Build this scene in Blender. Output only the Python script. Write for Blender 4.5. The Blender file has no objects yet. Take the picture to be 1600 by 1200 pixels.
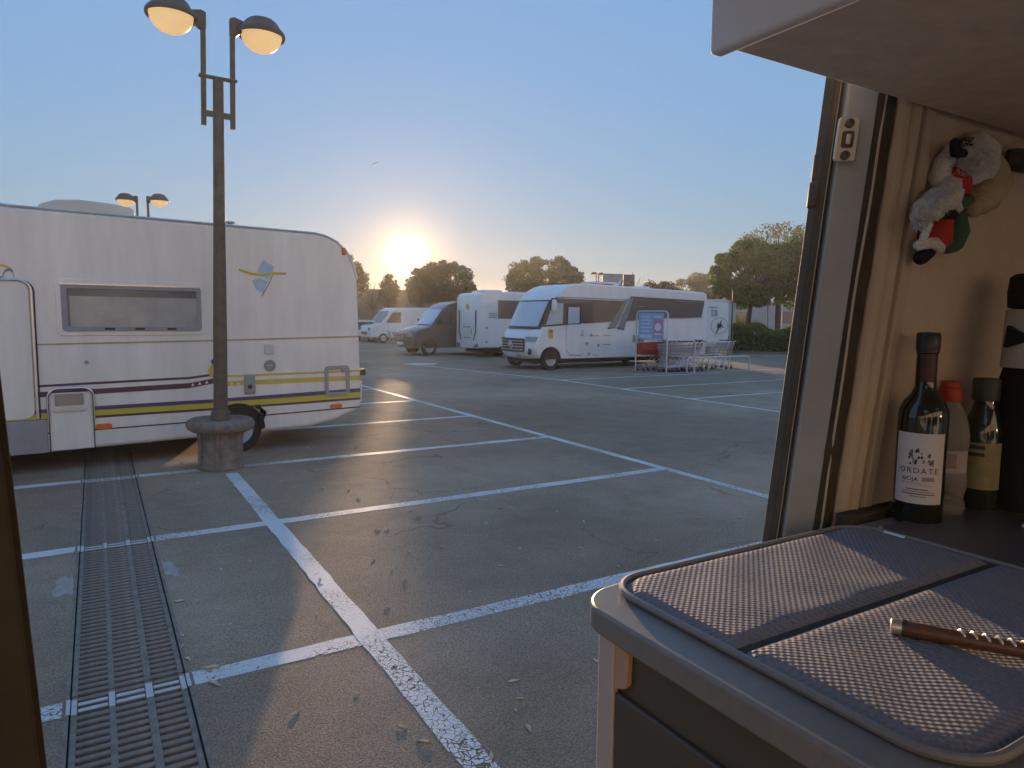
import bpy, bmesh, math, random
from mathutils import Vector, Matrix, Quaternion
random.seed(7)
PI = math.pi
R_ = math.radians
scn = bpy.context.scene
COL = scn.collection

# ------------------------------------------------------------------ camera
CAM_H = 1.8
CAM_R = Matrix(((0.85890332, 0.04081953, -0.51050843),
                (-0.51203964, 0.08795773, -0.85444651),
                (0.01002506, 0.9952875, 0.0964484)))
cd = bpy.data.cameras.new('camera')
cd.sensor_width = 36.0
cd.lens = 36.0 * 1088 / 1600
cd.clip_start = 0.02
cd.clip_end = 12000
cam = bpy.data.objects.new('camera', cd)
COL.objects.link(cam)
cam.matrix_world = Matrix.Translation((0, 0, CAM_H)) @ CAM_R.to_4x4()
scn.camera = cam

# ------------------------------------------------------------------ sky and sun
SUN = Vector((0.37719, 0.92244, 0.0827)).normalized()
EL = math.asin(SUN.z)
AZ = math.atan2(SUN.x, SUN.y)
HAZE_D = 0.0009
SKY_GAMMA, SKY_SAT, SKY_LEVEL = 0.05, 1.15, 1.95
world = bpy.data.worlds.new('World')
scn.world = world
world.use_nodes = True
nt = world.node_tree
nt.nodes.clear()
N = nt.nodes.new
L = nt.links.new
out = N('ShaderNodeOutputWorld')
sky = N('ShaderNodeTexSky')
sky.sky_type = 'NISHITA'
sky.sun_disc = False
sky.sun_elevation = EL
sky.sun_rotation = AZ
sky.air_density = 1.0
sky.dust_density = 0.0
sky.ozone_density = 1.5
bg = N('ShaderNodeBackground')
bg.inputs['Strength'].default_value = 0.15
# the phone compressed the sky's range: an even curve over the whole dome
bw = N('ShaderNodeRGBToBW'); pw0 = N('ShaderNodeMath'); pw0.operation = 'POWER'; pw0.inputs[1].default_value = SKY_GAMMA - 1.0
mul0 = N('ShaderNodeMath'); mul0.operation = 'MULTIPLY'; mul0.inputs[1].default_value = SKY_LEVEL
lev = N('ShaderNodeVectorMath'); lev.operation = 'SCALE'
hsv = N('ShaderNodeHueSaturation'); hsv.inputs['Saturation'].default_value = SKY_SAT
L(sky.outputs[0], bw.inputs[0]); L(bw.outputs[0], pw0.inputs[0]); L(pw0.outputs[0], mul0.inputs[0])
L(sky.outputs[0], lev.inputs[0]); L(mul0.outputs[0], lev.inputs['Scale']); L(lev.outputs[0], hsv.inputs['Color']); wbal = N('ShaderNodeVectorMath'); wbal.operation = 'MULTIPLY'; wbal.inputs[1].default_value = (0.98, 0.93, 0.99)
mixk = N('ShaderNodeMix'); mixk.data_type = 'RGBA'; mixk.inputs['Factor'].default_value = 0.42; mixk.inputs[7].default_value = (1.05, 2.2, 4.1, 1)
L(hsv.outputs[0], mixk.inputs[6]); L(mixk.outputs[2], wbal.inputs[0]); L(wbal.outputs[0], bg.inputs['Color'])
# the sun itself and the bright air right round it
tc = N('ShaderNodeTexCoord')
dot = N('ShaderNodeVectorMath'); dot.operation = 'DOT_PRODUCT'
dot.inputs[1].default_value = SUN
L(tc.outputs['Generated'], dot.inputs[0])
clampn = N('ShaderNodeMath'); clampn.operation = 'MAXIMUM'; clampn.inputs[1].default_value = 0.0
L(dot.outputs['Value'], clampn.inputs[0])
last = bg
for power, colour, strength in ((9000, (1.0, 0.93, 0.7), 9.0), (900, (1.0, 0.62, 0.22), 0.6), (130, (1.0, 0.5, 0.2), 0.15), (28, (1.0, 0.62, 0.42), 0.025)):
    pw = N('ShaderNodeMath'); pw.operation = 'POWER'; pw.inputs[1].default_value = power
    L(clampn.outputs[0], pw.inputs[0])
    ml = N('ShaderNodeMath'); ml.operation = 'MULTIPLY'; ml.inputs[1].default_value = strength
    L(pw.outputs[0], ml.inputs[0])
    b2 = N('ShaderNodeBackground'); b2.inputs['Color'].default_value = (*colour, 1)
    L(ml.outputs[0], b2.inputs['Strength'])
    ad = N('ShaderNodeAddShader')
    L(last.outputs[0], ad.inputs[0]); L(b2.outputs[0], ad.inputs[1])
    last = ad
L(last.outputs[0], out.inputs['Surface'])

sl = bpy.data.lights.new('sun', 'SUN')
sl.energy = 5.0
sl.angle = R_(0.5)
sl.color = (1.0, 0.66, 0.36)
so = bpy.data.objects.new('sun', sl)
COL.objects.link(so)
so.rotation_euler = SUN.to_track_quat('Z', 'Y').to_euler()

scn.view_settings.view_transform = 'Standard'
scn.view_settings.look = 'None'
scn.view_settings.exposure = 0.46
scn.view_settings.gamma = 1.0
scn.view_settings.use_curve_mapping = False
scn.render.engine = 'CYCLES'
scn.cycles.use_denoising = True
try:
    scn.cycles.denoiser = 'OPENIMAGEDENOISE'
except Exception:
    pass
scn.cycles.max_bounces = 8
scn.cycles.transparent_max_bounces = 16
scn.cycles.sample_clamp_indirect = 6.0
scn.cycles.volume_bounces = 0

# ------------------------------------------------------------------ helpers
def ray(px, py):
    return CAM_R @ Vector(((px - 800) / 1088, -(py - 600) / 1088, -1.0))
def on_ground(px, py, z=0.0):
    r = ray(px, py); t = (z - CAM_H) / r.z
    return Vector((r.x * t, r.y * t, z))
def side_plane(P0, ang):
    """photo position -> (along, height) on the upright plane of a parked vehicle's side"""
    a = R_(ang); n = Vector((-math.sin(a), math.cos(a), 0)); u = Vector((math.cos(a), math.sin(a), 0))
    p0 = Vector((P0[0], P0[1], 0))
    def f(px, py):
        r = ray(px, py); t = n.dot(p0) / n.dot(r)
        P = r * t + Vector((0, 0, CAM_H))
        return ((P - p0).dot(u), P.z)
    return f

MATS = {}
def mat(name, col, rough=0.5, metal=0.0, var=0.1, vs=4.0, bump=0.0, bs=60.0, coat=0.0, spec=0.5, trans=0.0, ior=1.45, translucent=0.0, emit=None, stretch=None):
    m = bpy.data.materials.new(name); m.use_nodes = True
    t = m.node_tree; n = t.nodes; l = t.links
    p = n['Principled BSDF']
    geo = n.new('ShaderNodeTexCoord')
    src = geo.outputs['Object']
    if stretch:
        mp = n.new('ShaderNodeMapping'); mp.inputs['Scale'].default_value = stretch
        l.new(src, mp.inputs['Vector']); src = mp.outputs['Vector']
    nz = n.new('ShaderNodeTexNoise'); nz.inputs['Scale'].default_value = vs; nz.inputs['Detail'].default_value = 6
    nz.inputs['Roughness'].default_value = 0.65
    l.new(src, nz.inputs['Vector'])
    mr = n.new('ShaderNodeMapRange'); mr.inputs['From Min'].default_value = 0.3; mr.inputs['From Max'].default_value = 0.7
    mr.inputs['To Min'].default_value = 1 - var; mr.inputs['To Max'].default_value = 1 + var
    l.new(nz.outputs['Fac'], mr.inputs['Value'])
    mx = n.new('ShaderNodeVectorMath'); mx.operation = 'SCALE'; mx.inputs[0].default_value = col
    l.new(mr.outputs[0], mx.inputs['Scale'])
    l.new(mx.outputs[0], p.inputs['Base Color'])
    r2 = n.new('ShaderNodeMapRange'); r2.inputs['To Min'].default_value = max(0, rough - 0.08); r2.inputs['To Max'].default_value = min(1, rough + 0.08)
    l.new(nz.outputs['Fac'], r2.inputs['Value']); l.new(r2.outputs[0], p.inputs['Roughness'])
    p.inputs['Metallic'].default_value = metal
    p.inputs['Specular IOR Level'].default_value = spec
    p.inputs['Coat Weight'].default_value = coat
    p.inputs['Transmission Weight'].default_value = trans
    p.inputs['IOR'].default_value = ior
    if bump:
        b = n.new('ShaderNodeBump'); b.inputs['Strength'].default_value = bump; b.inputs['Distance'].default_value = 0.01
        nb = n.new('ShaderNodeTexNoise'); nb.inputs['Scale'].default_value = bs; nb.inputs['Detail'].default_value = 4
        l.new(src, nb.inputs['Vector']); l.new(nb.outputs['Fac'], b.inputs['Height']); l.new(b.outputs[0], p.inputs['Normal'])
    if translucent:
        tb = n.new('ShaderNodeBsdfTranslucent')
        l.new(mx.outputs[0], tb.inputs['Color'])
        ms = n.new('ShaderNodeMixShader'); ms.inputs[0].default_value = translucent
        l.new(p.outputs[0], ms.inputs[1]); l.new(tb.outputs[0], ms.inputs[2])
        l.new(ms.outputs[0], n['Material Output'].inputs['Surface'])
    if emit:
        p.inputs['Emission Color'].default_value = (*emit[:3], 1); p.inputs['Emission Strength'].default_value = emit[3]
    MATS[name] = m
    return m

class B:
    """collects shapes for one mesh object"""
    def __init__(s): s.v = []; s.f = []
    def add(s, vs, fs):
        o = len(s.v); s.v += [tuple(v) for v in vs]; s.f += [tuple(i + o for i in f) for f in fs]; return s
    def box(s, x0, x1, y0, y1, z0, z1):
        vs = [(x, y, z) for z in (z0, z1) for y in (y0, y1) for x in (x0, x1)]
        return s.add(vs, [(0, 2, 3, 1), (4, 5, 7, 6), (0, 1, 5, 4), (2, 6, 7, 3), (0, 4, 6, 2), (1, 3, 7, 5)])
    def prism(s, poly, axis, a, b, shear=None):
        """polygon extruded along an axis: 'y' poly is (x,z); 'x' poly is (y,z); 'z' poly is (x,y)"""
        def mk(p, t):
            if axis == 'y': return (p[0], t, p[1])
            if axis == 'x': return (t, p[0], p[1])
            return (p[0], p[1], t)
        n = len(poly)
        vs = [mk(p, a) for p in poly] + [mk(p, b) for p in poly]
        fs = [tuple(range(n))[::-1], tuple(range(n, 2 * n))] + [(i, (i + 1) % n, n + (i + 1) % n, n + i) for i in range(n)]
        if shear: vs = [shear(v) for v in vs]
        return s.add(vs, fs)
    def tube(s, pts, r, n=8, closed=False, cap=True):
        pts = [Vector(p) for p in pts]; m = len(pts)
        rr = r if isinstance(r, (list, tuple)) else [r] * m
        rings = []
        prev = None
        for i, p in enumerate(pts):
            if closed: d = pts[(i + 1) % m] - pts[i - 1]
            else: d = pts[min(i + 1, m - 1)] - pts[max(i - 1, 0)]
            d.normalize()
            if prev is None:
                q = d.orthogonal().normalized()
            else:
                q = prev - d * prev.dot(d)
                q = q.normalized() if q.length > 1e-6 else d.orthogonal().normalized()
            prev = q; w = d.cross(q)
            rings.append([p + (q * math.cos(2 * PI * k / n) + w * math.sin(2 * PI * k / n)) * rr[i] for k in range(n)])
        vs = [v for rg in rings for v in rg]; fs = []
        for i in range(m if closed else m - 1):
            j = (i + 1) % m
            for k in range(n): fs.append((i * n + k, i * n + (k + 1) % n, j * n + (k + 1) % n, j * n + k))
        if cap and not closed: fs += [tuple(range(n))[::-1], tuple(range((m - 1) * n, m * n))]
        return s.add(vs, fs)
    def lathe(s, prof, c=(0, 0, 0), n=24, axis='z', a0=0.0, a1=2 * PI, cap=True):
        full = abs(a1 - a0 - 2 * PI) < 1e-6; cols = n if full else n + 1
        vs = []
        for r, h in prof:
            for k in range(cols):
                a = a0 + (a1 - a0) * k / n
                x, y = r * math.cos(a), r * math.sin(a)
                if axis == 'z': vs.append((c[0] + x, c[1] + y, c[2] + h))
                elif axis == 'y': vs.append((c[0] + x, c[1] + h, c[2] + y))
                else: vs.append((c[0] + h, c[1] + x, c[2] + y))
        fs = []
        for i in range(len(prof) - 1):
            for k in range(n):
                k2 = (k + 1) % cols
                fs.append((i * cols + k, i * cols + k2, (i + 1) * cols + k2, (i + 1) * cols + k))
        if full and cap:
            if prof[0][0] > 1e-5: fs.append(tuple(range(n))[::-1])
            if prof[-1][0] > 1e-5: fs.append(tuple(range((len(prof) - 1) * n, len(prof) * n)))
        return s.add(vs, fs)
    def quad(s, *p): return s.add(p, [tuple(range(len(p)))])
    def strip(s, top, bot):
        vs = list(top) + list(bot); n = len(top)
        return s.add(vs, [(i, i + 1, n + i + 1, n + i) for i in range(n - 1)])
    def obj(s, name, m, parent=None, bevel=0.0, seg=2, smooth=40, loc=None, label=None):
        me = bpy.data.meshes.new(name); me.from_pydata(s.v, [], s.f); me.update()
        bm = bmesh.new(); bm.from_mesh(me)
        bmesh.ops.remove_doubles(bm, verts=bm.verts, dist=1e-6)
        bmesh.ops.recalc_face_normals(bm, faces=bm.faces); bm.to_mesh(me); bm.free()
        if smooth:
            for p in me.polygons: p.use_smooth = True
            me.set_sharp_from_angle(angle=R_(smooth))
        me.materials.append(m)
        o = bpy.data.objects.new(name, me); COL.objects.link(o)
        if parent: o.parent = parent
        if loc: o.location = loc
        if label: o['label'] = label
        if bevel:
            bv = o.modifiers.new('bevel', 'BEVEL'); bv.width = bevel; bv.segments = seg; bv.limit_method = 'ANGLE'; bv.angle_limit = R_(35)
            bv.harden_normals = False
        return o

def tag(o, label, cat, group=None):
    o['label'] = label; o['category'] = cat
    if group: o['group'] = group
    return o
def thing(name, label, cat, loc=(0, 0, 0), rz=0.0, group=None):
    o = bpy.data.objects.new(name, None); COL.objects.link(o)
    o.empty_display_size = 0.1
    o.location = loc; o.rotation_euler = (0, 0, rz)
    return tag(o, label, cat, group)
def structure(o): o['kind'] = 'structure'; return o
def copy_tree(o, parent=None):
    c = o.copy(); COL.objects.link(c); c.parent = parent
    for ch in list(o.children): copy_tree(ch, c)
    return c
def rrect(x0, x1, y0, y1, r, n=4):
    pts = []
    for cx, cy, a in ((x1 - r, y1 - r, 0), (x0 + r, y1 - r, 90), (x0 + r, y0 + r, 180), (x1 - r, y0 + r, 270)):
        for k in range(n + 1):
            t = R_(a + 90 * k / n); pts.append((cx + r * math.cos(t), cy + r * math.sin(t)))
    return pts
def arc(c, r, a0, a1, n):
    return [(c[0] + r * math.cos(R_(a0 + (a1 - a0) * k / n)), c[1] + r * math.sin(R_(a0 + (a1 - a0) * k / n))) for k in range(n + 1)]
def text_mesh(body, size, fn, name, m, parent, spacing=1.0):
    """flat lettering, its points moved by fn(x, y)"""
    cu = bpy.data.curves.new(name, 'FONT'); cu.body = body; cu.size = size; cu.align_x = 'CENTER'; cu.space_character = spacing
    cu.resolution_u = 3
    to = bpy.data.objects.new('text_source', cu); COL.objects.link(to)
    dg = bpy.context.evaluated_depsgraph_get(); dg.update()
    me = bpy.data.meshes.new_from_object(to.evaluated_get(dg)); me.name = name
    bpy.data.objects.remove(to); bpy.data.curves.remove(cu)
    for v in me.vertices: v.co = Vector(fn(v.co.x, v.co.y))
    me.materials.clear(); me.materials.append(m)
    o = bpy.data.objects.new(name, me); COL.objects.link(o); o.parent = parent
    return o

# ------------------------------------------------------------------ materials
def asphalt_material():
    m = bpy.data.materials.new('asphalt'); m.use_nodes = True
    t = m.node_tree; n = t.nodes; l = t.links; p = n['Principled BSDF']
    geo = n.new('ShaderNodeNewGeometry'); pos = geo.outputs['Position']
    def noise(scale, detail=4, rough=0.6):
        x = n.new('ShaderNodeTexNoise'); x.inputs['Scale'].default_value = scale; x.inputs['Detail'].default_value = detail
        x.inputs['Roughness'].default_value = rough; l.new(pos, x.inputs['Vector']); return x.outputs['Fac']
    def rng(s, a, b, c, d):
        x = n.new('ShaderNodeMapRange'); x.inputs['From Min'].default_value = a; x.inputs['From Max'].default_value = b
        x.inputs['To Min'].default_value = c; x.inputs['To Max'].default_value = d; l.new(s, x.inputs['Value']); return x.outputs[0]
    def mul(a, b):
        x = n.new('ShaderNodeMath'); x.operation = 'MULTIPLY'; l.new(a, x.inputs[0]); l.new(b, x.inputs[1]); return x.outputs[0]
    big = rng(noise(0.35, 5), 0.3, 0.7, 0.84, 1.16)
    mid = rng(noise(2.3, 6, 0.7), 0.3, 0.7, 0.86, 1.14)
    grain = rng(noise(85, 3, 0.75), 0.35, 0.65, 0.72, 1.28)
    vo = n.new('ShaderNodeTexVoronoi'); vo.inputs['Scale'].default_value = 130; l.new(pos, vo.inputs['Vector'])
    stone = rng(vo.outputs['Distance'], 0.0, 0.75, 1.3, 0.75)
    # wandering cracks
    wv = n.new('ShaderNodeTexNoise'); wv.inputs['Scale'].default_value = 1.6; wv.inputs['Detail'].default_value = 5; l.new(pos, wv.inputs['Vector'])
    vm = n.new('ShaderNodeVectorMath'); vm.operation = 'MULTIPLY_ADD'; vm.inputs[1].default_value = (0.9, 0.9, 0); l.new(wv.outputs['Color'], vm.inputs[0]); l.new(pos, vm.inputs[2])
    vc = n.new('ShaderNodeTexVoronoi'); vc.feature = 'DISTANCE_TO_EDGE'; vc.inputs['Scale'].default_value = 0.42; l.new(vm.outputs[0], vc.inputs['Vector'])
    crack = rng(vc.outputs['Distance'], 0.0, 0.0045, 0.0, 1.0)
    mask = rng(noise(0.5, 2), 0.47, 0.55, 1.0, 0.0)
    mxc = n.new('ShaderNodeMath'); mxc.operation = 'MAXIMUM'; l.new(crack, mxc.inputs[0]); l.new(mask, mxc.inputs[1])
    crk = rng(mxc.outputs[0], 0, 1, 0.6, 1.0)
    f = mul(mul(mul(big, mid), mul(grain, stone)), crk)
    # oily and dusty blotches
    bl = rng(noise(0.7, 6, 0.72), 0.5, 0.7, 0.0, 0.8)
    vs_ = n.new('ShaderNodeTexVoronoi'); vs_.inputs['Scale'].default_value = 0.75; l.new(vm.outputs[0], vs_.inputs['Vector'])
    oil = rng(vs_.outputs['Distance'], 0.03, 0.2, 0.86, 1.0)
    dk = rng(noise(0.16, 3), 0.45, 0.62, 0.74, 1.05)
    f = mul(f, mul(oil, dk))
    sc = n.new('ShaderNodeVectorMath'); sc.operation = 'SCALE'; sc.inputs[0].default_value = (0.395, 0.288, 0.203); l.new(f, sc.inputs['Scale'])
    mx = n.new('ShaderNodeMix'); mx.data_type = 'RGBA'; l.new(bl, mx.inputs['Factor']); l.new(sc.outputs[0], mx.inputs[6])
    s2 = n.new('ShaderNodeVectorMath'); s2.operation = 'SCALE'; s2.inputs[0].default_value = (0.35, 0.275, 0.20); l.new(f, s2.inputs['Scale']); l.new(s2.outputs[0], mx.inputs[7])
    l.new(mx.outputs[2], p.inputs['Base Color'])
    p.inputs['Roughness'].default_value = 0.95; p.inputs['Specular IOR Level'].default_value = 0.12
    b = n.new('ShaderNodeBump'); b.inputs['Strength'].default_value = 0.55; b.inputs['Distance'].default_value = 0.006
    hh = mul(stone, crk); l.new(hh, b.inputs['Height']); l.new(b.outputs[0], p.inputs['Normal'])
    return m
def paint_material():
    m = bpy.data.materials.new('road_paint'); m.use_nodes = True
    t = m.node_tree; n = t.nodes; l = t.links; p = n['Principled BSDF']
    geo = n.new('ShaderNodeNewGeometry'); pos = geo.outputs['Position']
    wv = n.new('ShaderNodeTexNoise'); wv.inputs['Scale'].default_value = 14; wv.inputs['Detail'].default_value = 5; l.new(pos, wv.inputs['Vector'])
    vm = n.new('ShaderNodeVectorMath'); vm.operation = 'MULTIPLY_ADD'; vm.inputs[1].default_value = (0.09, 0.09, 0); l.new(wv.outputs['Color'], vm.inputs[0]); l.new(pos, vm.inputs[2])
    vc = n.new('ShaderNodeTexVoronoi'); vc.feature = 'DISTANCE_TO_EDGE'; vc.inputs['Scale'].default_value = 34; l.new(vm.outputs[0], vc.inputs['Vector'])
    # crack width varies along the line
    wn = n.new('ShaderNodeTexNoise'); wn.inputs['Scale'].default_value = 1.3; wn.inputs['Detail'].default_value = 4; l.new(pos, wn.inputs['Vector'])
    wr = n.new('ShaderNodeMapRange'); wr.inputs['From Min'].default_value = 0.42; wr.inputs['From Max'].default_value = 0.66; wr.inputs['To Min'].default_value = 0.006; wr.inputs['To Max'].default_value = 0.08; l.new(wn.outputs['Fac'], wr.inputs['Value'])
    gt = n.new('ShaderNodeMath'); gt.operation = 'GREATER_THAN'; l.new(vc.outputs['Distance'], gt.inputs[0]); l.new(wr.outputs[0], gt.inputs[1])
    # flaked spots
    fn = n.new('ShaderNodeTexNoise'); fn.inputs['Scale'].default_value = 60; fn.inputs['Detail'].default_value = 6; fn.inputs['Roughness'].default_value = 0.75; l.new(pos, fn.inputs['Vector'])
    g2 = n.new('ShaderNodeMath'); g2.operation = 'LESS_THAN'; g2.inputs[1].default_value = 0.64; l.new(fn.outputs['Fac'], g2.inputs[0])
    mu = n.new('ShaderNodeMath'); mu.operation = 'MULTIPLY'; l.new(gt.outputs[0], mu.inputs[0]); l.new(g2.outputs[0], mu.inputs[1])
    mr = n.new('ShaderNodeMapRange'); mr.inputs['To Min'].default_value = 0.50; mr.inputs['To Max'].default_value = 0.74; l.new(fn.outputs['Fac'], mr.inputs['Value'])
    cc = n.new('ShaderNodeVectorMath'); cc.operation = 'SCALE'; cc.inputs[0].default_value = (1.0, 0.98, 0.95); l.new(mr.outputs[0], cc.inputs['Scale'])
    l.new(cc.outputs[0], p.inputs['Base Color']); p.inputs['Roughness'].default_value = 0.7
    tr = n.new('ShaderNodeBsdfTransparent'); ms = n.new('ShaderNodeMixShader')
    l.new(mu.outputs[0], ms.inputs[0]); l.new(tr.outputs[0], ms.inputs[1]); l.new(p.outputs[0], ms.inputs[2])
    l.new(ms.outputs[0], n['Material Output'].inputs['Surface'])
    return m
ASPHALT = asphalt_material()
PAINT = paint_material()
M = dict(
    paint_solid=mat('paint_on_iron', (0.5, 0.49, 0.48), 0.6, var=0.2, vs=30),
    earth=mat('dry_earth', (0.16, 0.13, 0.085), 0.95, var=0.35, vs=0.5, bump=0.5, bs=8),
    iron=mat('cast_iron', (0.21, 0.17, 0.135), 0.72, var=0.35, vs=14, bump=0.3, bs=120),
    trench=mat('dark_trench', (0.02, 0.015, 0.011), 0.9, var=0.4, vs=9),  # trench lining in one very dark colour
    concrete=mat('concrete', (0.2, 0.175, 0.15), 0.9, var=0.25, vs=7, bump=0.4, bs=60),
    patch=mat('pale_cement', (0.36, 0.31, 0.27), 0.9, var=0.25, vs=14, bump=0.3, bs=90),
    white=mat('white_gelcoat', (0.77, 0.73, 0.665), 0.36, var=0.10, vs=2.2, bump=0.10, bs=1.6, coat=0.3, stretch=(1.6, 1.6, 0.28)),
    white2=mat('white_coach_paint', (0.78, 0.76, 0.73), 0.3, var=0.05, vs=2.0, bump=0.05, bs=1.5, coat=0.3, stretch=(1.5, 1.5, 0.35)),
    offwhite=mat('yellowed_plastic', (0.62, 0.59, 0.52), 0.5, var=0.08, vs=3),
    greyplastic=mat('grey_plastic', (0.30, 0.30, 0.30), 0.5, var=0.1, vs=6),
    black=mat('black_rubber', (0.018, 0.018, 0.018), 0.7, var=0.3, vs=10),
    blackplastic=mat('black_plastic', (0.03, 0.03, 0.032), 0.4, var=0.2, vs=8),
    alu=mat('aluminium', (0.62, 0.62, 0.62), 0.35, metal=0.9, var=0.08, vs=8),
    galv=mat('galvanised_tube', (0.55, 0.57, 0.6), 0.42, metal=0.75, var=0.12, vs=10),
    chrome=mat('wire_chrome', (0.62, 0.64, 0.66), 0.3, metal=0.8, var=0.08, vs=8),
    steel=mat('hub_steel', (0.4, 0.4, 0.41), 0.4, metal=0.7, var=0.1, vs=8),
    purple=mat('plum_stripe', (0.105, 0.05, 0.075), 0.4, var=0.12, vs=3),
    navy=mat('violet_stripe', (0.085, 0.065, 0.17), 0.4, var=0.12, vs=3),
    yellow=mat('yellow_stripe', (0.55, 0.47, 0.05), 0.4, var=0.08, vs=3),
    ochre=mat('ochre_stripe', (0.62, 0.45, 0.08), 0.4, var=0.08, vs=3),
    beige_line=mat('beige_moulding', (0.42, 0.35, 0.22), 0.5),
    skyblue=mat('pale_blue_print', (0.40, 0.52, 0.62), 0.45, var=0.15, vs=8),
    greyprint=mat('slate_print', (0.20, 0.22, 0.26), 0.45),
    dark_line=mat('seam_line', (0.06, 0.05, 0.06), 0.7),
    amber=mat('amber_lens', (0.72, 0.17, 0.02), 0.25, coat=0.5),
    red_lens=mat('red_lens', (0.45, 0.04, 0.03), 0.25, coat=0.5),
    acrylic=mat('smoked_acrylic', (0.30, 0.285, 0.26), 0.22, var=0.25, vs=3, coat=0.6, spec=0.7),
    tint=mat('tinted_pane', (0.35, 0.33, 0.30), 0.12, var=0.25, vs=4, coat=0.5),
    window_back=mat('dark_window_back', (0.10, 0.09, 0.07), 0.8),
    blind=mat('window_blind', (0.85, 0.81, 0.73), 0.6, var=0.22, vs=5),
    glass=mat('vehicle_glass', (0.02, 0.022, 0.025), 0.06, var=0.2, vs=3, spec=0.8, coat=0.5),
    screen=mat('windscreen_blind', (0.48, 0.54, 0.6), 0.16, var=0.06, vs=2, coat=0.5),
    graphic=mat('brown_grey_graphic', (0.075, 0.068, 0.062), 0.3, var=0.1, vs=3, coat=0.4),
    graphic2=mat('pale_grey_graphic', (0.26, 0.25, 0.24), 0.35, var=0.1, vs=3),
    vanpaint=mat('charcoal_van_paint', (0.05, 0.055, 0.07), 0.3, var=0.1, vs=3, coat=0.6),
    carpaint=mat('silver_car_paint', (0.5, 0.5, 0.5), 0.3, metal=0.3, var=0.05, vs=3, coat=0.5),
    lamp_iron=mat('bronze_lamp_paint', (0.13, 0.10, 0.07), 0.55, metal=0.1, var=0.25, vs=10),
    globe=mat('frosted_lamp_bowl', (0.99, 0.92, 0.76), 0.35, var=0.06, vs=5, translucent=0.8, emit=(1.0, 0.66, 0.30, 0.9)),  # slight warm emission added to brighten the sunlit bowl
    reflector=mat('lamp_reflector', (0.9, 0.88, 0.82), 0.5, var=0.03),
    planter=mat('old_cast_base', (0.2, 0.165, 0.14), 0.85, var=0.35, vs=12, bump=0.5, bs=40),
    sign_blue=mat('blue_sign', (0.27, 0.42, 0.62), 0.4, var=0.06, vs=5),
    sign_light=mat('pale_blue_print_line', (0.55, 0.68, 0.82), 0.5),
    sign_pink=mat('magenta_print', (0.58, 0.22, 0.34), 0.5),
    sign_white=mat('white_print', (0.78, 0.76, 0.78), 0.5),
    cartred=mat('red_cart_plastic', (0.42, 0.06, 0.03), 0.5, var=0.12, vs=6),
    hoarding=mat('hoarding_brown', (0.28, 0.16, 0.1), 0.6, var=0.3, vs=3),
    hoarding2=mat('hoarding_grey', (0.33, 0.33, 0.36), 0.6, var=0.2, vs=3),
    render_wall=mat('rendered_wall', (0.19, 0.13, 0.1), 0.9, var=0.15, vs=0.8),
    bark=mat('bark', (0.085, 0.06, 0.04), 0.95, var=0.4, vs=12, bump=0.6, bs=30),
    pine=mat('pine_needles', (0.042, 0.068, 0.02), 0.7, var=0.45, vs=1.6, translucent=0.25),
    leafg=mat('dark_leaf', (0.10, 0.155, 0.034), 0.55, var=0.5, vs=1.8, translucent=0.5),
    leafy=mat('olive_leaf', (0.17, 0.16, 0.045), 0.6, var=0.45, vs=1.8, translucent=0.5),
    hedge=mat('hedge_leaf', (0.2, 0.22, 0.04), 0.6, var=0.45, vs=2.2, translucent=0.5),
    palm=mat('palm_leaf', (0.24, 0.22, 0.06), 0.55, var=0.3, vs=2, translucent=0.35),
    dryleaf=mat('dry_leaf', (0.58, 0.47, 0.33), 0.8, var=0.35, vs=9),
)
# ------------------------------------------------------------------ ground
b = B(); S_ = 270
b.quad((-S_, -S_, -0.35), (S_, -S_, -0.35), (S_, S_, -0.35), (-S_, S_, -0.35))
structure(b.obj('terrain', M['earth'], smooth=0))
TX0, TX1, TY0, TY1 = -0.19, 0.335, 0.9, 14.6          # the drain trench
b = B()
for x0, x1, y0, y1 in ((-90, TX0, -60, 110), (TX1, 150, -60, 110), (TX0, TX1, -60, TY0), (TX0, TX1, TY1, 110)):
    b.quad((x0, y0, 0), (x1, y0, 0), (x1, y1, 0), (x0, y1, 0))
structure(b.obj('car_park_asphalt', ASPHALT, smooth=0))

def ragged_line(x0, y0, x1, y1, w, jag=0.006):
    """a painted line with slightly uneven edges, 4 mm above the asphalt"""
    d = Vector((x1 - x0, y1 - y0, 0)); n = max(2, int(d.length / 0.12)); d.normalize(); q = Vector((-d.y, d.x, 0)) * (w / 2)
    top, bot = [], []
    for i in range(n + 1):
        p = Vector((x0 + (x1 - x0) * i / n, y0 + (y1 - y0) * i / n, 0.002))
        top.append(p + q * (1 + random.uniform(-jag, jag) / w * 2)); bot.append(p - q * (1 + random.uniform(-jag, jag) / w * 2))
    return B().strip(top, bot)
def painted(x0, y0, x1, y1, w, z=0.0):
    o = structure(ragged_line(x0, y0, x1, y1, w).obj('parking_line', PAINT, smooth=0)); o.location.z = z
    return o
B1, B2, B3 = 1.255, 5.8, 11.4
AY = [3.62, 6.12, 8.62, 11.12, 13.66, 16.2]
for k, y in enumerate(AY):
    xl = -6.0
    painted(xl, y, TX0 - 0.012, y, 0.14)
    painted(TX1 + 0.012, y, B2 + (0.0 if k else 0.0), y, 0.14)
painted(B1, -1.5, B1, 8.28, 0.135, 0.0015)
painted(B2, 1.0, B2, 24, 0.12, 0.0015)
painted(B3, 1.5, B3, 16.4, 0.12, 0.0015)
for y in (3.8, 6.3, 8.8, 11.3, 13.66, 16.35): painted(B3, y, 17.9, y, 0.12)
painted(9.9, 24.0, B3, 16.4, 0.11, 0.003)
painted(14.6, 16.95, 21.4, 16.66, 0.10)
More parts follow.
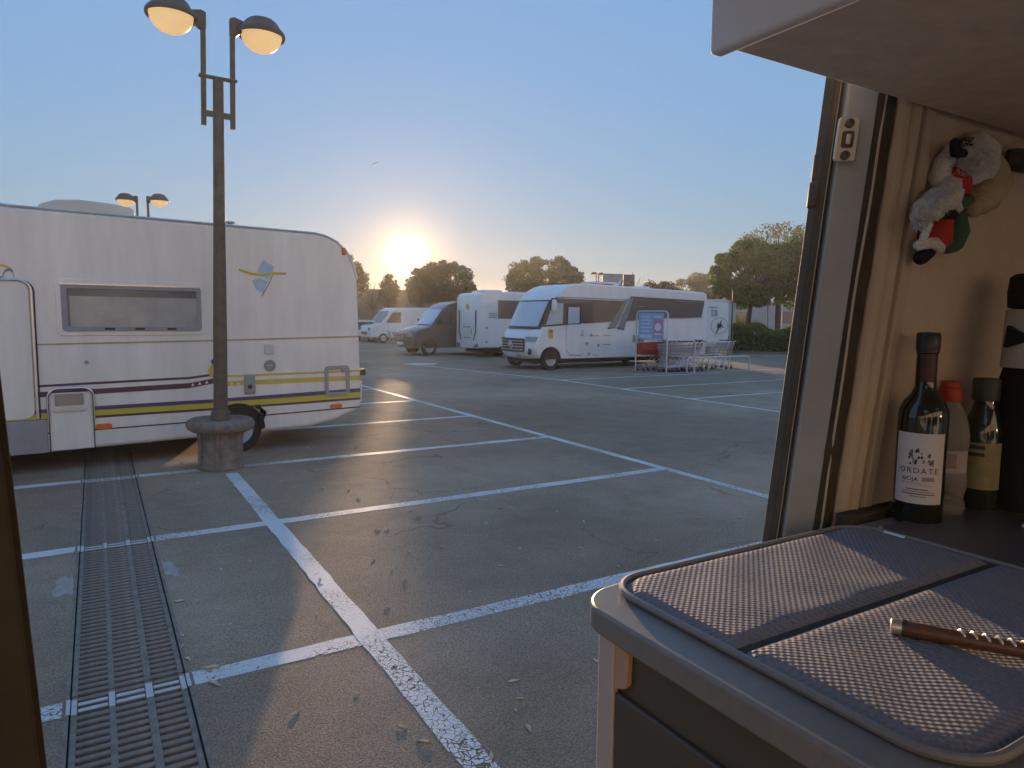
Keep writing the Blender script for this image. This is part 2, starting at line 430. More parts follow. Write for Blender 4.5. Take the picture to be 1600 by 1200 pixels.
# a turning arrow head painted in the far lane
ar = on_ground(655, 569)
o = structure(B().quad((ar.x - .7, ar.y - .1, .004), (ar.x + .3, ar.y - .55, .004), (ar.x + .9, ar.y + .2, .004), (ar.x - .1, ar.y + .6, .004)).obj('lane_arrow', PAINT, smooth=0))
# pale cement patches beside the drain
for pts in ([(-.30, 5.15), (-.27, 5.12), (-.24, 5.16), (-.195, 5.13), (-.193, 5.31), (-.2, 5.48), (-.225, 5.46), (-.25, 5.53), (-.275, 5.5), (-.30, 5.42), (-.285, 5.33), (-.312, 5.26)], [(.345, 5.2), (.38, 5.19), (.40, 5.13), (.43, 5.16), (.425, 5.24), (.44, 5.3), (.41, 5.38), (.415, 5.47), (.39, 5.52), (.36, 5.49), (.342, 5.52)]):
    structure(B().prism(pts, 'z', 0.0, 0.0025).obj('cement_patch', M['patch'], smooth=0))

# ------------------------------------------------------------------ drain with iron gratings
drain = thing('drainage_channel', 'iron slotted drain grating sunk in the asphalt, running under the striped motorhome', 'drain', (0, 0, 0))
b = B()
b.quad((TX0, TY0, -.3), (TX1, TY0, -.3), (TX1, TY1, -.3), (TX0, TY1, -.3))
b.quad((TX0, TY0, 0), (TX0, TY1, 0), (TX0, TY1, -.3), (TX0, TY0, -.3)); b.quad((TX1, TY0, 0), (TX1, TY1, 0), (TX1, TY1, -.3), (TX1, TY0, -.3))
b.quad((TX0, TY0, 0), (TX1, TY0, 0), (TX1, TY0, -.3), (TX0, TY0, -.3)); b.quad((TX0, TY1, 0), (TX1, TY1, 0), (TX1, TY1, -.3), (TX0, TY1, -.3))
b.obj('trench', M['trench'], drain, smooth=0)
for x in (TX0, TX1 - .016): B().box(x, x + .016, TY0, TY1, -.05, .003).obj('edge_angle', M['iron'], drain, smooth=0)
SEC, PITCH = 1.16, 0.058
colx = [(-.142, -.018), (.010, .134), (.168, .285)]
meshes = {}
def shared(name, key, build, m, parent, loc):
    if key not in meshes: meshes[key] = build().obj(name, m, parent, bevel=0.004, seg=1, smooth=30); o = meshes[key]
    else:
        o = bpy.data.objects.new(name, meshes[key].data); COL.objects.link(o); o.parent = parent
        bv = o.modifiers.new('bevel', 'BEVEL'); bv.width = .004; bv.segments = 1
    o.location = loc; return o
y = 1.41
while y < TY1 - .3:
    g = bpy.data.objects.new('grate', None); COL.objects.link(g); g.parent = drain; g.location = (0, y, random.uniform(-.003, .001)); g.empty_display_size = .1
    for key, x0, x1 in (('ra', -.168, -.142), ('rb', -.018, .010), ('rc', .134, .168), ('rd', .285, .312)):
        shared('rib', key, lambda x0=x0, x1=x1: B().box(x0, x1, 0, SEC - .008, -.035, -.002), M['iron'], g, (0, 0, 0))
    for k in range(20):
        shared('bar', 'bar', lambda: B().box(-.145, .288, -.0155, .0155, -.03, -.005), M['iron'], g, (0, .03 + k * PITCH, 0))
    for ly in AY[:3]:
        for k in range(20):
            by = y + .03 + k * PITCH
            if abs(by - ly) < 0.075:
                for x0, x1 in colx: B().box(x0 + .003, x1 - .003, .03 + k * PITCH - .014, .03 + k * PITCH + .014, -.0045, -.0025).obj('paint_dab', M['paint_solid'], g, smooth=0)
        if y < ly < y + SEC:
            for x0, x1 in ((-.166, -.144), (-.016, .008), (.136, .166), (.287, .310)): B().box(x0, x1, ly - y - .07, ly - y + .07, -.0015, .0005).obj('paint_dab', M['paint_solid'], g, smooth=0)
    y += SEC
for ly in AY[:3]:
    for x0, x1 in ((TX0 + .004, -.17), (.314, TX1 - .004)): B().box(x0, x1, ly - .07, ly + .07, .0035, .0055).obj('paint_dab', M['paint_solid'], drain, smooth=0)

# ------------------------------------------------------------------ striped motorhome on the left
CP, CA = (1.25, 9.45), 5
S = side_plane(CP, CA)
mh = thing('motorhome', 'white motorhome with plum and yellow stripes parked behind the near lamp post', 'motorhome', (CP[0], CP[1], 0), R_(CA))
prof = [(-5.5, .34), (-1.9, .22), (1.25, .262), (1.6, .33), (1.98, .47), (2.0, .62), (1.955, 2.30), (1.90, 2.50), (1.80, 2.68), (1.66, 2.80), (1.50, 2.868), (1.36, 2.89),
        (-2.0, 2.925), (-2.2, 2.94), (-2.8, 3.0), (-3.6, 3.07), (-4.35, 3.0), (-4.7, 2.78), (-4.78, 2.2), (-4.5, 2.02), (-5.2, 1.30), (-5.85, 1.16), (-5.95, .6)]
B().prism(prof, 'y', 0, 2.25).obj('body', M['white'], mh, bevel=.045, seg=3)
B().box(-5.2, .9, .45, 1.8, .2, .3).obj('chassis', M['black'], mh)
def decal(name, m, pts, out=.004, parent=mh, SP=None):
    SP = SP or S
    return B().add([(SP(*p)[0], -out, SP(*p)[1]) for p in pts], [tuple(range(len(pts)))]).obj(name, m, parent, smooth=0)
def band(name, m, pts, th, out=.003, parent=mh, SP=None):
    SP = SP or S
    t = [(SP(x, y_ - th / 2)[0], -out, SP(x, y_ - th / 2)[1]) for x, y_ in pts]; bo = [(SP(x, y_ + th / 2)[0], -out, SP(x, y_ + th / 2)[1]) for x, y_ in pts]
    return B().strip(t, bo).obj(name, m, parent, smooth=0)
band('stripe', M['purple'], [(4, 606.5), (150, 598.5), (296, 590.5), (332, 585.5)], 3.6)
band('stripe', M['purple'], [(4, 620), (150, 611.5), (296, 602.5), (334, 595)], 8)
for x in (301, 312, 323):
    y0 = 602.2 - (x - 296) * .18
    decal('arrow_mark', M['white'], [(x - 2.6, y0 + 2), (x + 2.6, y0 + 1.4), (x, y0 - 3)], .006)
band('stripe', M['navy'], [(4, 646.5), (62, 643), (337, 626.5), (563, 609.5)], 6.2)
band('stripe', M['yellow'], [(4, 655), (62, 651), (337, 633), (563, 616.5)], 9)
band('stripe', M['purple'], [(4, 661), (68, 656.5), (337, 639), (563, 622.5)], 3.6)
band('seam', M['dark_line'], [(69, 677.5), (307, 659), (416, 648.5), (563, 635.5)], 2)
band('stripe', M['ochre'], [(352, 588), (450, 584), (563, 579)], 3.2)
band('stripe', M['ochre'], [(352, 599.5), (450, 595), (563, 590)], 7.4)
for x in (362, 372, 381): decal('arrow_mark', M['white'], [(x - 2.4, 601), (x + 2.4, 600.6), (x, 597)], .006)
# figure of a curled yellow and black shape where the stripes meet
decal('curl_print', M['ochre'], [(333, 566), (340, 562), (352, 566), (354, 590), (346, 597), (334, 592), (327, 586), (325, 578)], .006)
decal('curl_print', M['white'], [(335, 574), (342, 571), (345, 582), (338, 586), (332, 582)], .008)
decal('curl_print', M['dark_line'], [(329, 564), (336, 558), (346, 558), (346, 561), (337, 562), (331, 568), (336, 572), (334, 573)], .009)
band('moulding', M['beige_line'], [(52, 538.5), (337, 532), (560, 525.7)], 2.4, .006)
# bird-like emblem
decal('emblem', M['skyblue'], [(402, 424), (411, 405.5), (428, 417), (419, 437)], .004)
decal('emblem', M['skyblue'], [(394, 438), (405, 434), (418, 440), (411, 458), (400, 452)], .004)
band('emblem', M['yellow'], [(373, 421), (382, 424.5), (395, 428), (410, 429.5), (425, 427), (447, 427.5)], 3.6, .007)
band('emblem', M['greyprint'], [(427, 416), (425.5, 430), (419, 446), (409, 463)], 3.0, .006)
# end of the maker's lettering: an n under a yellow swash
for pts in ([(4, 432), (8, 423), (15, 420.5), (20, 424), (22, 434)], [(-1, 434), (4, 434)], [(4, 434), (5, 424)]):
    band('lettering', M['greyprint'], pts, 4.2, .006)
band('lettering', M['ochre'], [(-4, 414), (6, 415), (16, 419)], 3, .007)
# side window
wu0, wz1 = S(85, 437); wu1, wz0 = S(322, 523)
wz0, wz1 = 1.535, 2.17
def frame_ring(u0, u1, z0, z1, t, r, y0, y1):
    o_, i_ = rrect(u0, u1, z0, z1, r), rrect(u0 + t, u1 - t, z0 + t, z1 - t, max(.004, r - t * .6)); n = len(o_)
    vs = [(p[0], y0, p[1]) for p in o_] + [(p[0], y0, p[1]) for p in i_] + [(p[0], y1, p[1]) for p in o_] + [(p[0], y1, p[1]) for p in i_]
    fs = []
    for k in range(n):
        j = (k + 1) % n
        fs += [(k, j, n + j, n + k), (2 * n + k, 3 * n + k, 3 * n + j, 2 * n + j), (k, 2 * n + k, 2 * n + j, j), (n + k, n + j, 3 * n + j, 3 * n + k)]
    return B().add(vs, fs)
win = frame_ring(wu0, wu1, wz0, wz1, .055, .06, -.014, .01).obj('window', M['white'], mh, bevel=.004)
frame_ring(wu0 + .05, wu1 - .05, wz0 + .05, wz1 - .05, .055, .04, -.028, .0).obj('window_frame', M['greyplastic'], win, bevel=.004)
B().prism(rrect(wu0 + .06, wu1 - .06, wz0 + .06, wz1 - .06, .03), 'y', -.024, -.018).obj('pane', M['tint'], win)
M['tint'].node_tree.nodes['Principled BSDF'].inputs['Alpha'].default_value = 0.3
B().box(wu0 + .07, wu1 - .07, -.006, -.002, wz0 + .07, wz1 - .07).obj('dark_backing', M['window_back'], win)  # dark sheet stands for the dim interior behind the pane
B().box(wu0 + .13, wu1 - .10, -.0165, -.011, wz0 + .09, wz1 - .19).obj('blind', M['blind'], win)
B().box(wu0 + .04, wu1 - .06, -.034, -.015, wz1 - .062, wz1 - .046).obj('hinge_rail', M['alu'], win)
for t in (.33, .53, .75): B().box(wu0 + (wu1 - wu0) * t - .05, wu0 + (wu1 - wu0) * t + .05, -.036, -.026, wz0 + .065, wz0 + .09).obj('latch', M['blackplastic'], win, bevel=.004)
# entrance door, step well, service hatch
du0, du1 = -2.62, S(54, 560)[0]
door = B().prism(rrect(du0, du1 - .02, .62, 2.13, .10), 'y', -.012, .01).obj('door', M['white'], mh, bevel=.004)
b = B(); pp = [(du0, .62)] + [(du0, 2.0)] + arc((du0 + .12, 2.02), .12, 180, 90, 5) + arc((du1 - .12, 2.02), .12, 90, 0, 5) + [(du1, .62)]
b.tube([(p[0], -.02, p[1]) for p in pp], .016, 8).obj('door_frame', M['alu'], door)
b = B(); pp = [(p[0] + .025, p[1]) for p in pp]
b.tube([(p[0], -.006, p[1]) for p in pp], .007, 6).obj('door_seal', M['dark_line'], door)
B().tube([(du0 + .12, -.02, 1.0), (du0 + .12, -.06, 1.05), (du0 + .12, -.06, 1.35), (du0 + .12, -.02, 1.4)], .014, 8).obj('handle', M['alu'], door)
B().box(-2.55, S(75, 680)[0], -.02, .02, .225, .60).obj('step_well', M['greyplastic'], mh, bevel=.01)
h0, h1 = S(77, 660)[0], S(146, 650)[0]
hz0, hz1 = .24, S(110, 606)[1]
hatch = B().box(h0, h1, -.010, .004, hz0, hz1 - .05).obj('service_hatch', M['white'], mh, bevel=.004)
for pts, r, m_, yy in (([(h0, .56)] + [(h0, hz1 - .1)] + arc((h0 + .1, hz1 - .1), .1, 180, 90, 5) + arc((h1 - .1, hz1 - .1), .1, 90, 0, 5) + [(h1, .56)], .018, M['alu'], -.02),
                       ([(h0, .24), (h0, hz1 - .1)] + arc((h0 + .085, hz1 - .1), .085, 180, 90, 5) + arc((h1 - .085, hz1 - .1), .085, 90, 0, 5) + [(h1, .24)], .006, M['dark_line'], -.034)):
    B().tube([(p[0], yy, p[1]) for p in pts], r, 8).obj('hatch_trim', m_, hatch)
a0, a1 = S(86, 634), S(130, 614)
B().box(a0[0], a1[0], -.03, -.008, a0[1], a1[1]).obj('vent', M['greyplastic'], hatch, bevel=.006)
for k in range(5):
    zz = a0[1] + (a1[1] - a0[1]) * (k + .5) / 5
    B().box(a0[0] + .02, a1[0] - .02, -.035, -.028, zz - .008, zz + .006).obj('slat', M['beige_line'], hatch)
B().box(a0[0] - .02, a1[0] + .03, -.03, -.008, a0[1] - .075, a0[1] - .03).obj('hatch_grip', M['offwhite'], hatch, bevel=.01)
# small fittings
def sbox(name, m, p0, p1, d=.02, parent=mh, bev=.006, SP=None):
    SP = SP or S
    u0, z1 = SP(*p0); u1, z0 = SP(*p1)
    return B().box(u0, u1, -d, .004, z0, z1).obj(name, m, parent, bevel=bev)
sbox('vent', M['offwhite'], (413, 538), (428, 553))
c = S(421.5, 571); B().lathe([(.075, 0), (.075, -.018), (.06, -.024), (.055, -.012), (0.001, -.014)], (c[0], 0, c[1]), 24, 'y').obj('filler_cap', M['greyplastic'], mh)
B().box(c[0] - .03, c[0] + .03, -.022, -.012, c[1] - .006, c[1] + .006).obj('cap_grip', M['offwhite'], mh)
sk = sbox('socket_cover', M['greyplastic'], (381, 585.5), (399, 615.5), .03, bev=.02)
c = S(389.5, 604); B().lathe([(.03, -.03), (.028, -.036), (.012, -.037), (.001, -.033)], (c[0], 0, c[1]), 14, 'y').obj('lock', M['blackplastic'], sk)
f0, f1 = S(507, 572), S(546, 617)
fh = frame_ring(f0[0], f1[0], f1[1], f0[1], .05, .05, -.02, .004).obj('locker_door', M['greyplastic'], mh, bevel=.004)
B().box(f1[0] - .12, f1[0] - .02, -.03, -.012, f0[1] - .09, f0[1] - .02).obj('lock', M['greyplastic'], fh, bevel=.01)
for p in ((162, 666), (525, 634.5)):
    c = S(*p); B().prism(rrect(c[0] - .085, c[0] + .085, c[1] - .033, c[1] + .033, .03), 'y', -.022, .004).obj('marker_lamp', M['amber'], mh, bevel=.008)
c = S(537, 393); B().prism(rrect(c[0] - .03, c[0] + .03, c[1] - .05, c[1] + .05, .025), 'y', -.015, .004).obj('marker_lamp', M['red_lens'], mh, bevel=.006)
c = S(135, 566); B().lathe([(.022, 0), (.018, -.02), (.001, -.022)], (c[0], 0, c[1]), 10, 'y').obj('peg', M['greyplastic'], mh)
# roof edge rail, roof furniture
B().tube([(-3.4, .02, 3.07), (-2.8, .02, 3.02), (-2.2, .015, 2.945), (-2.0, .015, 2.927), (1.36, .015, 2.892), (1.5, .015, 2.868), (1.66, .015, 2.80), (1.80, .015, 2.68), (1.90, .015, 2.5), (1.95, .015, 2.3)], .017, 6).obj('edge_rail', M['alu'], mh)
ap = [(-1.78, 2.90), (-1.72, 2.99), (-1.58, 3.05), (-1.35, 3.075), (-1.0, 3.06), (-.82, 3.03), (-.79, 3.0), (-.78, 2.88)]
B().prism(ap, 'y', .12, .85).obj('roof_air_unit', M['offwhite'], mh, bevel=.025, seg=2)
B().box(.30, .62, .5, .95, 2.89, 2.945).obj('roof_vent', M['greyplastic'], mh, bevel=.015)
ch = B().lathe([(.035, 0), (.035, .09), (.06, .09), (.06, .11), (.03, .115), (.001, .12)], (.36, .4, 2.89), 14).obj('chimney', M['greyplastic'], mh)
B().box(.95, 1.45, .6, 1.1, 2.88, 2.93).obj('roof_vent', M['offwhite'], mh, bevel=.015)
# rear lamps seen edge on, tow fitting
B().box(1.98, 2.03, .05, .2, .55, .85).obj('rear_lamp', M['offwhite'], mh, bevel=.01)
B().box(1.97, 2.12, .12, .2, .93, 1.02).obj('rear_bracket', M['blackplastic'], mh, bevel=.01)
# wheels
def wheel(parent, u, z, v, r=.33, w=.2, side=-1, name='wheel'):
    wh = B().lathe([(r * .62, 0), (r * .66, .004), (r * .93, .0), (r, w * .18), (r, w * .8), (r * .93, w), (r * .6, w)], (u, v, z), 32, 'y', cap=False).obj(name, M['black'], parent)
    B().lathe([(.001, .03), (r * .16, .03), (r * .2, .055), (r * .5, .05), (r * .58, .02), (r * .64, .002), (r * .66, .03)], (u, v, z), 24, 'y', cap=False).obj('rim', M['steel'], wh)
    return wh
wu = S(372, 690)[0]
B().lathe([(.001, 0), (.35, 0), (.35, .02)], (wu, -.006, .30), 32, 'y', 0.0, PI).obj('wheel_arch', M['black'], mh)
wheel(mh, wu, .31, -.02, .31)
wheel(mh, wu, .33, 2.08)
wheel(mh, -4.6, .33, .02); wheel(mh, -4.6, .33, 2.05)
fl = S(407, 663)
B().prism([(wu + .22, .58), (wu + .28, .62), (fl[0] - .01, .60), (fl[0] + .03, .50), (fl[0] + .03, .30), (fl[0] - .02, .29), (fl[0] - .04, .44), (wu + .34, .52)], 'y', -.06, .16).obj('mud_flap', M['black'], mh, bevel=.01)

# ------------------------------------------------------------------ twin lamp posts
def lamp_post(label, loc, rz=0.0, tilt=0.0, base=True, mount=5.0):
    t = thing('lamp_post', label, 'lamp post', loc, rz, 'twin-headed lamp posts of the car park')
    t.rotation_euler = (0, tilt, rz)
    if base:
        pl = B().lathe([(.255, 0), (.26, .03), (.235, .06), (.225, .3), (.235, .46), (.25, .5)], (0, 0, 0), 12).obj('base', M['planter'], t)
        for k in range(6):
            a = k * PI / 3 + .2
            B().tube([(.232 * math.cos(a), .232 * math.sin(a), .05), (.226 * math.cos(a), .226 * math.sin(a), .3), (.245 * math.cos(a), .245 * math.sin(a), .48)], .03, 8).obj('flute', M['planter'], pl)
        B().lathe([(.2, .44), (.32, .445), (.362, .475), (.375, .52), (.36, .565), (.33, .585), (.30, .58), (.28, .565), (.12, .57)], (0, 0, 0), 32).obj('base_ring', M['planter'], t)
    B().lathe([(.115, .56), (.12, .60), (.105, .63), (.11, .66), (.085, .68), (.07, .70)], (0, 0, 0), 20).obj('collar', M['lamp_iron'], t)
    top = mount - .42
    B().lathe([(.078, .55), (.076, 1.6), (.066, 2.6), (.056, top)], (0, 0, 0), 20).obj('pole', M['lamp_iron'], t)
    for s in (-1, 1):
        x = s * .152
        B().box(x - .026, x + .026, -.026, .026, top - .52, top + .62).obj('upright', M['lamp_iron'], t, bevel=.004)
        B().prism([(x - s * .03, top + .50), (x - s * .03, top + .68), (x + s * .02, top + .70), (x + s * .12, top + .675), (x + s * .24, top + .68), (x + s * .24, top + .55), (x + s * .14, top + .585), (x + s * .04, top + .50)], 'y', -.035, .035).obj('head_arm', M['lamp_iron'], t, bevel=.008)
        cx = x + s * .315
        hd = B().lathe([(.255, -.05), (.262, -.035), (.258, .0), (.235, .03), (.205, .06), (.18, .105), (.14, .14), (.085, .16), (.001, .168)], (cx, 0, top + .60), 28, cap=False).obj('lamp_hood', M['lamp_iron'], t)
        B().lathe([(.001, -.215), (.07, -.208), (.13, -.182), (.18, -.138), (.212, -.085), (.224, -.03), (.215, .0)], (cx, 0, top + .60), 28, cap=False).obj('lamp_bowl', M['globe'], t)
        B().lathe([(.214, .004), (.18, .05), (.12, .09), (.001, .11)], (cx, 0, top + .60), 24, cap=False).obj('reflector', M['reflector'], hd)  # unseen white lining added inside the hood to brighten the bowl
    B().box(-.2, .2, -.035, .035, top - .005, top + .022).obj('cross_plate', M['lamp_iron'], t, bevel=.006)
    for s in (-1, 1):
        b_ = B().box(*(sorted((s * .05, s * .135))), -.02, .02, top - .42, top - .36); b_.obj('cross_bar', M['lamp_iron'], t)
    return t
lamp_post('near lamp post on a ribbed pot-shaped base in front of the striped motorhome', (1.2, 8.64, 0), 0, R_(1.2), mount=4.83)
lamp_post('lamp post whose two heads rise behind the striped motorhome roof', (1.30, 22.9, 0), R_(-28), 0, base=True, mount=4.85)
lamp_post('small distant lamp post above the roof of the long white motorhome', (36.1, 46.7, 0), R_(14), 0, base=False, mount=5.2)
# ------------------------------------------------------------------ long white A-class motorhome
LP = (13.27, 19.67); LA = 1.0
T = side_plane(LP, LA)
lm = thing('motorhome', 'long white motorhome with big windscreen and dark brown window band behind the trolleys', 'motorhome', (LP[0], LP[1], 0), R_(LA))
prof = [(-.72, .40), (-.86, .55), (-.90, .78), (-.86, 1.02), (-.70, 1.27), (-.56, 1.40), (-.02, 2.36), (.10, 2.52), (.32, 2.72), (.62, 2.86), (.95, 2.94), (1.5, 2.98),
        (7.35, 2.83), (7.47, 2.78), (7.52, 2.6), (7.5, .45), (7.4, .36), (.5, .36)]
# loft with a rounded nose in plan
b = B(); vs = []; ws = [0, .10, .30, 1.15, 2.0, 2.2, 2.3]
for w in ws:
    k = abs(w - 1.15) / 1.15
    for (u, z) in prof:
        nose = max(0.0, min(1.0, (1.2 - u) / 2.0))
        uu = u + nose * .34 * k ** 3
        inset = .05 * max(0, min(1, (z - 2.3) / .6)) * (1 if k > .9 else 0)
        vs.append((uu, w + (inset if w < 1 else -inset), z - (.03 if k > .95 and z > 2.7 else 0)))
n = len(prof); fs = []
for i in range(len(ws) - 1):
    for k in range(n): fs.append((i * n + k, i * n + (k + 1) % n, (i + 1) * n + (k + 1) % n, (i + 1) * n + k))
fs += [tuple(range(n)), tuple(range((len(ws) - 1) * n, len(ws) * n))]
b.add(vs, fs).obj('body', M['white2'], lm, bevel=.03, seg=2, smooth=50)
def ld(name, m, pts, out=.004): return decal(name, m, pts, out, lm, T)
def lb(name, m, pts, th, out=.006): return band(name, m, pts, th, out, lm, T)
def P_front(u, k): return u
# windscreen on the raked front
def front_pt(t, w):
    u0, z0, u1, z1 = -.56, 1.40, -.02, 2.36
    u = u0 + (u1 - u0) * t; z = z0 + (z1 - z0) * t
    k = abs(w - 1.15) / 1.15; nose = max(0.0, min(1.0, (1.2 - u) / 2.0))
    return (u + nose * .34 * k ** 3 - .02, w, z)
def front_patch(t0, t1, w0, w1, off=0.0):
    b = B(); nn = 14; ro = []
    for t in (t0, (t0 + t1) / 2, t1): ro.append([tuple(Vector(front_pt(t, w0 + (w1 - w0) * k / nn)) + Vector((-off, 0, off * .5))) for k in range(nn + 1)])
    b.strip(ro[2], ro[1]); b.strip(ro[1], ro[0]); return b
ws_ = front_patch(-.02, 1.02, .10, 2.2).obj('windscreen', M['blackplastic'], lm, smooth=60)
front_patch(.07, .96, .22, 2.08, .012).obj('pane', M['screen'], ws_, smooth=60)
b = B()
for w0, w1 in ((.5, 1.1), (1.25, 1.85)): b.tube([Vector(front_pt(.03, w0)) + Vector((-.03, 0, 0)), Vector(front_pt(.06, w1)) + Vector((-.03, 0, 0))], .012, 5)
b.obj('wiper', M['blackplastic'], ws_)
# face: grille, lamps, bumper, plate
def nose_u(w, z, base=-.90):
    k = abs(w - 1.15) / 1.15; return base + .34 * k ** 3
def face(z0, z1, w0, w1, off, base0, base1):
    nn = 10; b = B()
    t_ = [(nose_u(w0 + (w1 - w0) * k / nn, z1, base1) - off, w0 + (w1 - w0) * k / nn, z1) for k in range(nn + 1)]
    o_ = [(nose_u(w0 + (w1 - w0) * k / nn, z0, base0) - off, w0 + (w1 - w0) * k / nn, z0) for k in range(nn + 1)]
    return b.strip(t_, o_)
gr = face(.60, 1.06, .42, 1.88, .02, -.87, -.84).obj('grille', M['blackplastic'], lm)
for k in range(4): face(.66 + k * .10, .69 + k * .10, .45, 1.85, .035, -.88 - 0 * k, -.88).obj('slat', M['alu'], gr)
c = (nose_u(1.15, 0, -.90) - .03, 1.15, .86); B().lathe([(.10, -.02), (.11, 0), (.09, .01), (.001, .012)], c, 20, 'x').obj('badge', M['alu'], gr)
face(.44, .56, .85, 1.45, .03, -.80, -.86).obj('number_plate', M['sign_white'], lm)
for w0, w1 in ((.02, .42), (1.88, 2.28)): face(.98, 1.13, w0, w1, .03, -.88, -.80).obj('headlamp', M['acrylic'], lm)
for w in (.22, 2.08): B().lathe([(.11, 0), (.11, -.02), (.07, -.025), (.001, -.01)], (nose_u(w, 0, -.87) - .02, w, .62), 18, 'x').obj('fog_lamp', M['blackplastic'], lm)
face(.38, .44, .1, 2.2, .05, -.78, -.80).obj('bumper_lip', M['alu'], lm)
# side: cab window, door, bands
ld('window_band', M['graphic'], [(862, 465.5), (905, 467.5), (978, 470.5), (956, 502.5), (905, 506), (847, 511), (853, 484)], .005)
ld('window_band', M['graphic'], [(986, 463), (1101, 470), (1096, 495.5), (1040, 497.5), (978, 501.5)], .005)
ld('cab_window', M['screen'], [(863, 474), (880, 473.5), (879, 505.5), (852.5, 508)], .012)
dr = ld('door', M['white2'], [(886, 506), (912, 505.2), (911, 553), (908, 555), (889, 554), (884.5, 546)], .010)
lb('seam', M['dark_line'], [(886, 470), (885, 507), (884, 545), (889, 554.5), (908, 555), (911, 552), (912, 506), (913.5, 471.5)], .9, .014)
wd = ld('door_window', M['blackplastic'], [(885.5, 477), (908.5, 478), (907.5, 506.5), (885, 507.5)], .011)
ld('pane', M['screen'], [(888, 479.5), (905.5, 480), (904.8, 504.8), (887, 506)], .015)
ld('window', M['graphic'], [(1058.5, 472.5), (1098, 475), (1096, 494.5), (1058, 495.5)], .010)
ld('window', M['graphic'], [(1018, 477), (1041, 478.5), (1041, 490), (1018, 490)], .010)
lb('window_outline', M['graphic2'], [(990, 468), (1009, 469), (1009, 479), (990, 479), (990, 468)], .8, .012)
lb('window_outline', M['graphic2'], [(1056, 470.5), (1100, 473), (1098, 496.5), (1056, 497.5), (1056, 470.5)], .7, .013)
ld('slash', M['graphic2'], [(976, 470), (983, 466), (962, 510), (949, 513.5)], .009)
ld('slash', M['graphic2'], [(986, 466), (990, 464), (975, 514.5), (964, 512.5)], .009)
lb('slash_edge', M['dark_line'], [(949, 513.8), (961, 511.5), (972, 490)], 1.2, .013)
lb('slash_edge', M['dark_line'], [(964, 512.8), (974.5, 515), (979, 497)], 1.2, .013)
ld('sticker', M['ochre'], [(857, 514), (864, 514), (864, 528), (861, 529), (857, 527)], .006)
ld('sticker', M['red_lens'], [(858.5, 515.5), (863, 515.5), (863, 520), (858.5, 520)], .008)
def outline(pts): lb('hatch_outline', M['dark_line'], pts + [pts[0]], .7, .008)
outline([(926.5, 524.5), (936, 524.5), (935, 555), (925.5, 554.5)])
outline([(942, 523.5), (954, 524), (953.5, 538.5), (941.5, 538)])
for p in ((917, 536.5), (920, 553), (935, 539.5), (924, 523.5)):
    c = T(*p); B().lathe([(.055, 0), (.05, -.012), (.001, -.014)], (c[0], 0, c[1]), 14, 'y').obj('cap', M['greyplastic'], lm)
c = T(909, 520); B().box(c[0] - .05, c[0] + .05, -.05, -.008, c[1] - .10, c[1] + .10).obj('door_handle', M['alu'], lm, bevel=.02)
sbox('vent', M['greyplastic'], (989, 523.5), (1006, 535), .015, lm, .004, T)
# mirror hanging forward of the cab window
c = T(864, 472)
mi = B().lathe([(.001, -.34), (.07, -.32), (.10, -.2), (.10, -.05), (.07, .06), (.001, .10)], (c[0] - .05, -.16, c[1]), 14).obj('mirror', M['white2'], lm)
B().tube([(c[0] - .05, -.16, c[1] + .06), (c[0] + .05, -.12, c[1] + .13), (c[0] + .14, .02, c[1] + .08)], .03, 8).obj('mirror_arm', M['blackplastic'], mi)
lb('awning_rail', M['graphic2'], [(868, 464.2), (905, 465.3), (978, 468.6)], 1.2, .02)
for u in (0, 5.25):
    B().lathe([(.001, 0), (.43, 0), (.43, .02)], (u, -.008, .36), 28, 'y', 0.0, PI).obj('wheel_arch', M['black'], lm)
    wheel(lm, u, .34, -.02, .34); wheel(lm, u, .34, 2.12, .34)
B().box(-.4, 7.0, .3, 2.0, .2, .42).obj('chassis', M['black'], lm)
B().box(1.3, 3.1, .5, 1.9, 2.98, 3.02).obj('solar_panel', M['glass'], lm)
B().box(2.35, 3.4, .6, 1.5, 2.95, 3.10).obj('roof_air_unit', M['white2'], lm, bevel=.04)
B().box(4.4, 5.0, .6, 1.3, 2.86, 2.99).obj('roof_vent', M['white2'], lm, bevel=.03)
B().box(5.1, 6.6, .4, 1.7, 2.88, 2.915).obj('solar_panel', M['glass'], lm)

# ------------------------------------------------------------------ camper seen from behind
cx_, cy_ = 14.25, 26.63
c2 = thing('camper', 'white camper showing its rear wall between charcoal van and long motorhome', 'motorhome', (cx_, cy_, 0))
prof = [(0.0, .42), (-.03, .6), (0.02, 2.6), (.10, 2.78), (.3, 2.84), (1.4, 2.88), (4.6, 2.88), (5.2, 2.7), (5.6, 2.1), (6.4, 1.3), (6.9, 1.1), (7.0, .45)]
B().prism(prof, 'y', 0, 2.25).obj('body', M['white2'], c2, bevel=.06, seg=3)
for s, w in ((1, .34), (-1, 1.91)):
    b = B().prism([(w + s * .02, 2.05), (w - s * .05, 2.05), (w - s * .05, 1.1), (w + s * .16, .72), (w + s * .22, .76), (w + s * .03, 1.12)], 'x', -.035, .0)
    b.obj('lamp_strip', M['graphic'], c2)
for s, w in ((1, .08), (-1, 2.17)):
    B().prism([(w, .42), (w + s * .42, .42), (w + s * .3, .58), (w, .62)], 'x', -.06, .0).obj('bumper_corner', M['graphic2'], c2)
B().box(-.055, -.02, .82, 1.43, .56, .70).obj('number_plate', M['sign_white'], c2)
B().box(-.05, -.02, .06, 2.19, .40, .47).obj('bumper', M['white2'], c2, bevel=.02)
c = (-.02, 1.12, 2.22); B().lathe([(.13, 0), (.13, -.015), (.10, -.02), (.001, -.012)], c, 18, 'x').obj('round_badge', M['ochre'], c2)
